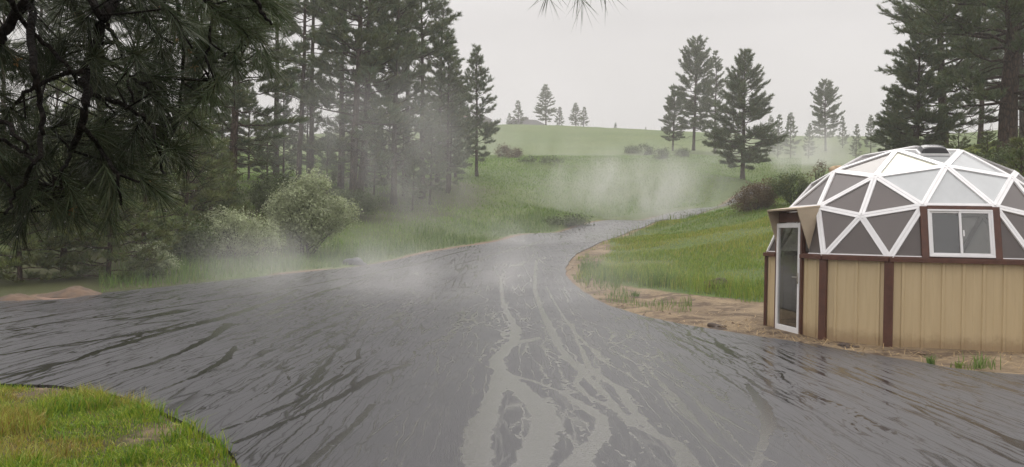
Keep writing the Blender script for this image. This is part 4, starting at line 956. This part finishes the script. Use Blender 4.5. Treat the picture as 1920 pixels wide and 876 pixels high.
        c = np.repeat(np.repeat(rng.uniform(.7, 1.35, (m, 1, 1)), n, 1) * rng.uniform(.75, 1.25, (m, n, 1)) * np.array([1, 1, 1]), 5, 0).reshape(m * n, -1) if False else None
        tone = (rng.uniform(.7, 1.35, (m, 1)) * rng.uniform(.75, 1.25, (m, n))).reshape(-1, 1); hue = rng.normal(0, .12, (m * n, 1))
        q_ = PP + base - CAM; fac = 1 + 1.1 * sstep(300, 420, CX + F * (q_ @ RT) / (q_ @ fw)); tone = tone * np.repeat(fac, n)[:, None]      # paler tint on the right-hand needles paints their wet shine
        col = np.repeat(tone * np.concatenate([1 + hue, np.ones_like(hue), np.ones_like(hue)], 1), 5, 0)
        return V, (o + np.array([[3, 2, 4]])), (o + np.array([[0, 1, 2, 3]])), col, tp.reshape(-1, 3)
    V, T, Q, c, tp = needles(PP, DD, n, .155, .0023)
    V2, T2, Q2, c2, _ = needles(np.array([tip, tip + (-.1, 0, .03), tip + (.06, 0, .03)]), np.array([(.4, 0, -.9), (-.1, .1, -1), (.8, 0, -.6)]) / 1.0, 34, .12, .0021)
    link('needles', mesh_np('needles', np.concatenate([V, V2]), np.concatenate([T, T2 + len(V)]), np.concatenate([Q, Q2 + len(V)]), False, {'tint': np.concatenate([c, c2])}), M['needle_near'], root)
    # the rest of the crown, above the picture
    k = 420; a = rng.uniform(0, 6.283, k); rr = rng.uniform(.15, 1, k) ** .6; zz = rng.uniform(3.3, 9.2, k); R_ = 3.6 * (1 - (zz - 3.) / 7.5) + .3
    Pc = np.stack([np.cos(a) * rr * R_ + .4, np.sin(a) * rr * R_ + .3, zz], 1); q = Pc + base - CAM; py_ = CY - F * (q @ UP) / np.maximum(q @ fw, .2); px_ = CX + F * (q @ RT) / np.maximum(q @ fw, .2)
    Pc = Pc[(q @ fw < .3) | (py_ < -170) | (px_ < -200)]
    Vc, Tc, Kc = needle_tufts(Pc, np.stack([Pc[:, 0], Pc[:, 1], 0 * Pc[:, 0]], 1), 90, np.full(len(Pc), .3), .012, 1., np.ones((len(Pc), 3)))
    link('crown', mesh_np('crown', Vc, Tc, None, False, {'tint': Kc}), M['needle_near'], root)
    # orange pollen cones at some twig ends
    for j in [i for i in range(m) if rng.random() < .1]:
        ax = DD[j]; cb = MB()
        for q in range(5):
            o = tips[j] + rng.normal(0, .006, 3) - ax * .01; dv = ax * .3 + rng.normal(0, .35, 3); dv = dv / np.linalg.norm(dv) * .022; cb.tube(np.array([o - dv * .3, o + dv * .5, o + dv]), (.004, .0046, .002), 5)
        cb.build('pollen_cone', M['cone'], root, smooth=True)
    # rain drops hanging from needle tips
    g, ng = new_mat('rain_drop'); out(ng, princ(ng, Base_Color=(1, 1, 1), Roughness=.0, IOR=1.33, Transmission_Weight=1.)); M['drop'] = g
    oc = np.array([(1, 0, 0), (-1, 0, 0), (0, 1, 0), (0, -1, 0), (0, 0, 1.1), (0, 0, -1.1)], float); of = np.array([(0, 2, 4), (2, 1, 4), (1, 3, 4), (3, 0, 4), (2, 0, 5), (1, 2, 5), (3, 1, 5), (0, 3, 5)])
    ctr = tp[rng.choice(len(tp), 900, False)]; V = (ctr[:, None] + oc[None] * .0024).reshape(-1, 3); T = (np.arange(900)[:, None, None] * 6 + of[None]).reshape(-1, 3)
    o = link('rain_drops', mesh_np('rain_drops', V, T, None, True), g, root); o['kind'] = 'stuff'
near_pine()

# ------------------------------------------------------------------ grass
def blades(name, P, h, w, tint, bend=.45, mat='grass'):
    n = len(P); a = rng.uniform(0, 6.283, n); s = np.stack([np.cos(a), np.sin(a), 0 * a], 1); la = rng.uniform(0, 6.283, n); b = rng.uniform(.1, 1, n) * bend
    ln = np.stack([np.cos(la) * b, np.sin(la) * b, 0 * la], 1)
    m1 = P + ln * h[:, None] * .28 + np.array([0, 0, .55]) * h[:, None]; tp = P + ln * h[:, None] * 1.0 + np.array([0, 0, 1.])[None] * (h * (1 - .35 * b * b))[:, None]
    w = w[:, None]
    V = np.stack([P - s * w * .5, P + s * w * .5, m1 + s * w * .4, m1 - s * w * .4, tp], 1).reshape(-1, 3); o = np.arange(n)[:, None] * 5
    grad = np.repeat(tint, 5, 0)
    return link(name, mesh_np(name, V, o + np.array([[3, 2, 4]]), o + np.array([[0, 1, 2, 3]]), False, {'tint': grad}), M[mat])
def tints(n, pool, p):
    pool = np.array(pool, float); t = pool[rng.choice(len(pool), n, p=p)]
    return t * rng.uniform(.75, 1.25, (n, 1))
seed(201)
# lawn in the near left corner
n = 340000; P = np.stack([rng.uniform(-11, -.4, n), rng.uniform(2.5, 9.2, n)], 1); s = sdr_(P)
patch = fbm(P[:, 0], P[:, 1], .9, 31); keep = (s > -.01) & (rng.random(n) < np.clip(s / .2, .4, 1)) & (rng.random(n) > sstep(.58, .75, patch) * .85)
P = P[keep]; s = s[keep]; n = len(P); tall = fbm(P[:, 0], P[:, 1], .4, 77)
h = (.05 + .1 * sstep(.4, .7, tall)) * rng.uniform(.6, 1.5, n); yel = fbm(P[:, 0], P[:, 1], 1.1, 55); dryf = .12 + .8 * sstep(.46, .6, yel)
g = tints(n, [(1.5, 1.7, .45), (2.7, 2.4, .9), (.7, 1.15, .3)], (.45, .3, .25)); dr = tints(n, [(2.9, 1.75, 1.5), (2.1, .95, .9), (3.3, 2.4, 2.1), (2.1, 1.75, .9)], (.35, .15, .2, .3))
z = np.where(True, ground(P[:, 0], P[:, 1]) + .0, 0) + (fbm(P[:, 0], P[:, 1], .6, 6) - .5) * .06 * sstep(0, .4, s)
tag(blades('lawn_grass', np.stack([P[:, 0], P[:, 1], z], 1), h, np.full(n, .007) * rng.uniform(.7, 1.4, n), np.where((rng.random(n) < dryf)[:, None], dr, g), .9),
    'patchy green and yellow lawn grass in the near left corner', 'grass', kind='stuff')
n = 900; P = np.stack([rng.uniform(-9, -1, n), rng.uniform(4, 8.6, n)], 1); s = sdr_(P); keep = (s > .08) & (fbm(P[:, 0], P[:, 1], .7, 79) > .5); P = P[keep]; n = len(P)
tag(blades('broad_grass', np.stack([P[:, 0], P[:, 1], ground(P[:, 0], P[:, 1]) + 0 * P[:, 0]], 1), rng.uniform(.1, .2, n), rng.uniform(.008, .014, n), tints(n, [(1.6, 1.9, 1.2), (1.1, 1.5, .8)], (.6, .4)), 1.2), 'broader pale green blades standing above the corner lawn', 'grass', kind='stuff')
def wedge(n, d0, d1, px0, px1, pw=1.0):
    u = rng.random(n) ** pw; d = d0 + (d1 - d0) * u; px = rng.uniform(px0, px1, n)
    return np.stack([(px - CX) / F * d, d], 1), d
def sw(P):  # swells of the ground sheet
    sd_ = sdr_(P); dd = np.hypot(P[:, 0], P[:, 1])
    return ground(P[:, 0], P[:, 1]) + (fbm(P[:, 0], P[:, 1], 7., 11) - .5) * np.clip(dd / 40, 0, 1) * .5 * sstep(0, 3, sd_), sd_
# verge on the left and grass on the field
P, d = wedge(150000, 18, 60, -500, 1300, .8); z, s = sw(P)
keep = (s > np.where(P[:, 1] > 27, .45, .14)) & (s < 4.5) & (P[:, 0] < 12) & ~((P[:, 1] > 20) & (P[:, 0] > 3.2)) & (P[:, 0] / P[:, 1] > -.515) & (rng.random(len(P)) < np.clip(1.2 - s / 4.5, .15, 1)); P = P[keep]; d = d[keep]; z = z[keep]; s = s[keep]; n = len(P)
tl = fbm(P[:, 0], P[:, 1], 2., 41)
h = (.14 + .34 * sstep(.3, .7, tl)) * rng.uniform(.6, 1.3, n) * np.clip(s / .7, .35, 1)
tag(blades('verge_grass', np.stack([P[:, 0], P[:, 1], z - .02], 1), h, .006 + .00045 * d, tints(n, [(1., 1.25, 1.1), (1.3, 1.4, 1.5), (.75, 1., .8), (1.6, 1.5, 1.3)], (.4, .25, .25, .1)), .5),
    'tall fresh green grass along the left road verge', 'grass', kind='stuff')
P, d = wedge(210000, 26, 120, 200, 1500, .75); z, s = sw(P)
gs = grove_litter(P); keep = (s > 2) & (rng.random(len(P)) > gs * .55) & ~((s < 14) & (P[:, 0] > 4) & (P[:, 1] < 42)) & (rng.random(len(P)) < .8); P = P[keep]; d = d[keep]; z = z[keep]; n = len(P); tl = fbm(P[:, 0], P[:, 1], 6., 43)
tag(blades('field_grass', np.stack([P[:, 0], P[:, 1], z - .03], 1), (.1 + .22 * tl) * rng.uniform(.6, 1.3, n), .005 + .0005 * d, tints(n, [(1.1, 1.35, .8), (1.5, 1.6, 1.1), (.8, 1.05, .6)], (.5, .3, .2)) * (.85 + .5 * tl)[:, None], .6),
    'green meadow grass covering the field beyond the road', 'grass', kind='stuff')
# bank on the right between road and dome
P, d = wedge(230000, 18, 62, 1080, 2000, .7); z, s = sw(P); sd2 = sdist(P, dirt_poly); dm = np.hypot(P[:, 0] - DC[0], P[:, 1] - DC[1])
keep = (s > .25) & (sd2 > -1.1) & (dm > 3.6) & (P[:, 0] > 2) & (P[:, 1] > 18) & ~((P[:, 1] > 45) & (P[:, 0] < 8)) & (rng.random(len(P)) < sstep(-.25, .55, sd2 + (fbm(P[:, 0], P[:, 1], .9, 71) - .5) * 2.2)); P = P[keep]; d = d[keep]; z = z[keep]; s = s[keep]; sd2 = sd2[keep]; n = len(P)
lush = sstep(4.5, .5, sd2) * sstep(30, 22, d); tl = fbm(P[:, 0], P[:, 1], 1.6, 45)
h = (.09 + .16 * tl + .24 * lush * (.4 + 1.2 * fbm(P[:, 0], P[:, 1], .6, 73))) * rng.uniform(.55, 1.35, n); dryp = (1 - lush) * sstep(.35, .65, fbm(P[:, 0], P[:, 1], 4., 47))
pb = sstep(.52, .64, fbm(P[:, 0], P[:, 1], 2.6, 75)) * (1 - lush); h = h * (1 - .5 * pb) * (1 - .5 * sstep(36, 48, d)); thin = rng.random(n) > pb * .55
tn = np.where((rng.random(n) < .6 * pb + .22 + .5 * dryp)[:, None], tints(n, [(1.9, 1.35, 1.3), (1.5, 1.3, .9)], (.5, .5)), tints(n, [(1.0, 1.1, .7), (1.3, 1.3, .85), (.75, .9, .55)], (.45, .35, .2)))
P = P[thin]; z = z[thin]; h = h[thin]; d = d[thin]; tn = tn[thin]
tag(blades('bank_grass', np.stack([P[:, 0], P[:, 1], z - .02], 1), h, .006 + .00042 * d, tn * np.array([1.5, 1.45, 1.45]), .5), 'unmown green and yellow grass on the bank left of the dome', 'grass', kind='stuff')
# tall seed stalks standing along the top of the bank
n = 260; t = rng.random(n); d = 40 + 26 * t; P = np.array([np.interp(d, [41, 50, 58, 70], [e_[k] for e_ in right_e[10:14]]) for k in (0, 1)]).T + np.stack([rng.uniform(.1, 1.8, n), rng.normal(0, .6, n)], 1)
z, s = sw(P); ok = s > .1; P = P[ok]; z = z[ok]; d = d[ok]; n = len(P)
tag(blades('seed_stalks', np.stack([P[:, 0], P[:, 1], z], 1), rng.uniform(.3, .62, n), .0 + .0005 * d, tints(n, [(1.5, 1.45, 1.4), (1., 1.1, .8)], (.6, .4)), .3), 'tall grass stalks standing along the far right road edge', 'grass', kind='stuff')

def weed(px, py, n, h, spread, label, name='grass_tuft', mat='grass', tint=(.8, 1.1, .75), group='grass tufts on the bare earth', cat='grass tuft', bend=.9, w=.014):
    p = hit(px, py); root_z = float(ground(p[0], p[1])); P = np.stack([rng.normal(0, spread, n), rng.normal(0, spread, n), np.full(n, -.01)], 1)
    o = blades(name, P, h * rng.uniform(.5, 1.15, n), np.full(n, w), np.tile(np.array(tint), (n, 1)) * rng.uniform(.7, 1.3, (n, 1)), bend, mat)
    o.location = (p[0], p[1], root_z); return tag(o, label, cat, group)
weed(1243, 538, 420, .5, .22, 'densest dark green grass tuft at the foot of the bank'); weed(1192, 528, 200, .42, .18, 'green grass tuft just left of the densest one at the bank foot'); weed(1190, 556, 50, .2, .07, 'small lone green tuft on the bare earth below the bank')
weed(1745, 684, 34, .16, .03, 'small weed on the bare earth in front of the wide tan wall'); weed(1838, 690, 60, .22, .1, 'larger pale weed by the road in front of the dome wall', tint=(1.3, 1.4, 1.4)); weed(1800, 690, 40, .12, .05, 'low sparse weed between the two weeds before the wide wall', tint=(1.4, 1.4, 1.2))
weed(1694, 652, 14, .22, .03, 'thin weed growing against the wide tan wall by its post'); weed(1425, 545, 160, .4, .3, 'long grass tuft leaning towards the dome left corner'); weed(1335, 790, 0, .1, .1, 'x') if False else None

# ------------------------------------------------------------------ small things on the ground
def lump(name, px, py, sx, sy, sz, mat, label, cat, group=None, sd=1, sub=4, rough=.25, d=None):
    import bmesh
    p = hit(px, py) if d is None else unproj(px, py, d); bm = bmesh.new(); bmesh.ops.create_icosphere(bm, subdivisions=sub, radius=1)
    rs = np.random.default_rng(sd); ks = rs.normal(0, 2.2, (14, 3)); ph = rs.uniform(0, 6, 14)
    for v in bm.verts:
        c = np.array(v.co); f = 1 + rough * sum(math.sin(c @ ks[i] * (1 + i * .12) + ph[i]) / (1 + i * .35) for i in range(14)) * .4
        v.co = (c[0] * sx * f, c[1] * sy * f, max(c[2] * sz * f, -.25 * sz))
    me = bpy.data.meshes.new(name); bm.to_mesh(me); bm.free(); o = link(name, me, M[mat])
    for q in me.polygons: q.use_smooth = True
    o.location = (p[0], p[1], float(ground(p[0], p[1])) if d is None else p[2]); return tag(o, label, cat, group)
def heap(px, py, L, Wd, H, label, sd):
    p = hit(px, py); m, n = 70, 34; u, v = np.meshgrid(np.linspace(-1, 1, m), np.linspace(-1, 1, n)); r = np.hypot(u, v)
    prof = np.clip(1 - r ** 1.7, 0, 1); z = H * prof * (.45 + .55 * np.exp(-((u - .15) * 2.2) ** 2)) * (.7 + .6 * fbm(u, v, .5, sd)) + prof ** .5 * (fbm(u * L, v * Wd, .12, sd + 3, 3) - .5) * .06 - .05 * (r > .98)
    ii = (np.arange(n - 1)[:, None] * m + np.arange(m - 1)[None]).ravel()
    o = link('dirt_mound', mesh_np('dirt_mound', np.stack([u.ravel() * L, v.ravel() * Wd, z.ravel() - .02], 1), None, np.stack([ii, ii + 1, ii + m + 1, ii + m], 1), True), M['mound'])
    o.location = (p[0], p[1] + Wd * .6, float(ground(p[0], p[1]))); tag(o, label, 'dirt mound', 'dirt mounds')
heap(122, 557, .95, .6, .24, 'peaked mound of reddish dirt beside the road at left', 3)
heap(10, 566, .75, .5, .17, 'smaller reddish dirt mound cut by the left picture edge', 8)
lump('boulder', 665, 497, .45, .3, .26, 'rock_grey', 'grey boulder half hidden in the verge grass by the road', 'boulder', None, 5, 3)
lump('rock_outcrop', 1567, 322, .5, .4, .55, 'rock_tan', 'tan rock showing through the mist at the dome left shoulder', 'rock', None, 6, 3, .35, 72)
for i, (px, py, sx, l) in enumerate([(1345, 545, .34, 'dark clod heap at the grass edge'), (1330, 549, .22, 'small dark clod left of the clod heap at the grass edge'), (1585, 652, .3, 'dark soil heap at the foot of the narrow tan wall'), (1345, 616, .28, 'dark clod by the road edge left of the door'), (1300, 568, .2, 'dark clod in the middle of the bare earth'), (1365, 580, .22, 'dark clod near the dome left corner')]):
    lump('soil_clod', px, py, sx * (1.3 if i == 0 else .5), sx * .45, sx * .2 if i else .2, 'soil', l, 'soil clod', 'dark clods on the bare earth', 30 + i, 4, .75)
def straw():
    seed(301); n = 14000; P = np.stack([rng.uniform(2, 14, n), rng.uniform(8, 19, n)], 1); s = sdr_(P); dd = sdist(P, dirt_poly); dm = np.hypot(P[:, 0] - DC[0], P[:, 1] - DC[1])
    keep = (s > .1) & (dd < 0) & (dm > 2.85) & (rng.random(n) < sstep(5.2, 2.9, dm)); P = P[keep]; n = len(P); z = ground(P[:, 0], P[:, 1]) + .02 + rng.uniform(0, .04, n)
    a = rng.uniform(0, 6.28, n); L = rng.uniform(.03, .11, n)[:, None]; d = np.stack([np.cos(a), np.sin(a), rng.normal(0, .25, n)], 1) * L; s_ = np.stack([-np.sin(a), np.cos(a), 0 * a], 1) * .004
    c = np.stack([P[:, 0], P[:, 1], z], 1); V = np.stack([c - d - s_, c - d + s_, c + d + s_, c + d - s_], 1).reshape(-1, 3)
    tag(link('straw', mesh_np('straw', V, None, np.arange(n * 4).reshape(-1, 4), False, {'tint': np.repeat(rng.uniform(.6, 1.3, (n, 1)) * np.ones((1, 3)), 4, 0)}), M['straw']), 'loose straw scattered on the earth round the dome wall', 'straw', kind='stuff')
straw()
def gravel():
    seed(302); n = 2600; E = roadP; k = rng.integers(len(E), size=n); P = E[k] + rng.normal(0, .09, (n, 2)); lawnside = (P[:, 0] < 0) & (P[:, 1] < 9.5) & (P[:, 1] > 3); rightside = (P[:, 0] > 2) & (P[:, 1] > 8) & (P[:, 1] < 30)
    P = P[lawnside | (rightside & (rng.random(n) < .6))]; P = P[sdr_(P) > -.05]; n = len(P); z = ground(P[:, 0], P[:, 1]) + .005
    oc = np.array([(1, 0, 0), (-1, 0, 0), (0, 1, 0), (0, -1, 0), (0, 0, .7), (0, 0, -.5)], float); of = np.array([(0, 2, 4), (2, 1, 4), (1, 3, 4), (3, 0, 4), (2, 0, 5), (1, 2, 5), (3, 1, 5), (0, 3, 5)])
    r = rng.uniform(.005, .018, (n, 1, 1)); V = (np.stack([P[:, 0], P[:, 1], z], 1)[:, None] + oc[None] * r * rng.uniform(.6, 1.3, (n, 6, 1))).reshape(-1, 3)
    T = (np.arange(n)[:, None, None] * 6 + of[None]).reshape(-1, 3)
    tag(link('gravel', mesh_np('gravel', V, T), mat_plain('gravel', (.2, .185, .17), .7, .4, 30)), 'small loose stones along the asphalt edge', 'gravel', kind='stuff')
def crumbs():
    seed(303); n = 9000; P = np.stack([rng.uniform(.5, 13, n), rng.uniform(9, 40, n)], 1); s = sdr_(P); dd = sdist(P, dirt_poly); dm = np.hypot(P[:, 0] - DC[0], P[:, 1] - DC[1])
    keep = (s > .12) & (dd < .1) & (dm > 2.85) & (rng.random(n) < sstep(.42, .62, fbm(P[:, 0], P[:, 1], 1.1, 91)) + .08); P = P[keep]; s = s[keep]; dm = dm[keep]; n = len(P)
    z = ground(P[:, 0], P[:, 1]) + (fbm(P[:, 0], P[:, 1], 1.3, 21, 4) - .45) * .26 * sstep(0, .8, s) * sstep(2.75, 3.3, dm)
    oc = np.array([(1, 0, 0), (-1, 0, 0), (0, 1, 0), (0, -1, 0), (0, 0, .7), (0, 0, -.5)], float); of = np.array([(0, 2, 4), (2, 1, 4), (1, 3, 4), (3, 0, 4), (2, 0, 5), (1, 2, 5), (3, 1, 5), (0, 3, 5)])
    r = (.008 + .055 * rng.random((n, 1, 1)) ** 4); V = (np.stack([P[:, 0], P[:, 1], z], 1)[:, None] + oc[None] * r * rng.uniform(.6, 1.4, (n, 6, 1))).reshape(-1, 3)
    tag(link('soil_crumbs', mesh_np('soil_crumbs', V, (np.arange(n)[:, None, None] * 6 + of[None]).reshape(-1, 3)), mat_plain('soil_crumbs', (.13, .088, .055), .85, .4, 20)), 'crumbled brown soil lying over the bare earth', 'soil', kind='stuff')
crumbs()
gravel()

# ------------------------------------------------------------------ far houses
def house(px, d, w, dep, hw, hr, roof, label, chimney=True, hip=.35, dz=0.):
    p = on_ground(px, d); root = empty('house', p + np.array([0, 0, dz]), .25, label, 'house', 'houses on the far ridge')
    mb = MB(); mb.box((0, 0, hw / 2 - 1), (w / 2, 0, 0), (0, dep / 2, 0), (0, 0, hw / 2 + 1)); mb.build('wall', M['house_wall'], root)
    a, b = w / 2 + .5, dep / 2 + .5; r = w / 2 * (1 - hip)
    rb = MB(); V = [(-a, -b, hw + .03), (a, -b, hw + .03), (a, b, hw + .03), (-a, b, hw + .03), (-r, 0, hw + hr), (r, 0, hw + hr)]
    rb.add(V, [(3, 0, 4), (1, 2, 5)], [(0, 1, 5, 4), (2, 3, 4, 5), (3, 2, 1, 0)]); ro = rb.build('roof', M[roof], root)
    if chimney: cb = MB(); cb.box((r * .2, .4, hw + hr), (.4, 0, 0), (0, .4, 0), (0, 0, .7)); cb.build('chimney', M['house_wall'], ro)
    for x in (-.3, .25): wb = MB(); wb.box((w * x, -dep / 2 - .02, hw * .55), (.7, 0, 0), (0, .04, 0), (0, 0, .6)); wb.build('window', M['dark'], root)
    return root
house(980, 268, 12.5, 9, 1.4, 2.6, 'roof_dark', 'dark hip-roofed house on the ridge left of the largest ridge pine', dz=-.3)
house(894, 262, 6.5, 6, 2.6, 1.6, 'roof_dark', 'small grey-roofed house seen through the lone pine branches', False)
house(856, 240, 5, 6, 2.4, 1.5, 'roof_red', 'small red-roofed house glimpsed left of the lone pine', False)


# ------------------------------------------------------------------ air: even haze and rising steam
def vol_mat(name, dens, col=(.93, .905, .9)):
    m, nt = new_mat(name); v = N(nt, 'ShaderNodeVolumePrincipled', {'Color': (*col, 1), 'Density': dens, 'Anisotropy': .2}); out(nt, None, v); return m
hb = MB(); hb.box((0, 150, 42), (420, 0, 0), (0, 250, 0), (0, 0, 46)); tag(hb.build('haze', vol_mat('haze', .0012)), kind='stuff', cat='haze', label='thin even rain haze filling the air over the whole place')
def steam(px, py, d, sx, sy, sz, dens, sc, label, thr=.45, lean=0., group='steam drifting over the road', sd=0., z=None, rz=0.):
    import bmesh
    p = unproj(px, py, d); bm = bmesh.new(); bmesh.ops.create_icosphere(bm, subdivisions=3, radius=1); me = bpy.data.meshes.new('steam'); bm.to_mesh(me); bm.free()
    m, nt = new_mat('steam'); co = objco(nt)
    wp = N(nt, 'ShaderNodeVectorMath', {0: co, 1: (sx, sy, sz)}, operation='MULTIPLY').outputs[0]
    n = noise(nt, mapping(nt, wp, (1, 1, .55), (0, lean, 0), (sd, sd * .7, 0)), sc, 4, .58, .5)
    L = N(nt, 'ShaderNodeVectorMath', {0: co}, operation='LENGTH').outputs['Value']
    fall = math_(nt, 'POWER', mrange(nt, L, 0., 1., 1, 0), 1.3)
    dn = math_(nt, 'MULTIPLY', math_(nt, 'MULTIPLY', mrange(nt, n, thr + .06, thr + .27), fall), dens)
    v = N(nt, 'ShaderNodeVolumePrincipled', {'Color': (.95, .94, .93, 1), 'Density': dn, 'Anisotropy': .1}); out(nt, None, v)
    o = link('steam', me, m); o.location = tuple(p); o.scale = (sx, sy, sz); o.rotation_euler = (0, 0, rz)
    return tag(o, label, 'steam', group, 'stuff')
steam(1185, 362, 64, 11.5, 7, 5.2, .3, .28, 'thickest steam plume over the far bend of the road', .33, sd=3)
steam(770, 520, 23, 11, 9, 2., .13, .4, 'thin steam sheet lying low over the middle of the road', .34, sd=9)
steam(1000, 440, 42, 9, 6, 1.8, .09, .4, 'thin steam over the road where it narrows uphill', .34, sd=21)
steam(720, 310, 43, 10, 5, 7.5, .14, .28, 'grey steam rising in front of the grove trunks', .32, sd=5)
steam(1000, 290, 115, 26, 8, 6, .055, .14, 'pale mist bank behind the lip of the field', .36, sd=7)
steam(1500, 300, 105, 19, 12, 6.5, .13, .14, 'mist bank behind the dome left shoulder', .32, sd=12)
steam(640, 480, 27, 6, 3, 1.8, .09, .5, 'thin steam drifting before the largest pale shrub', .36, sd=15)
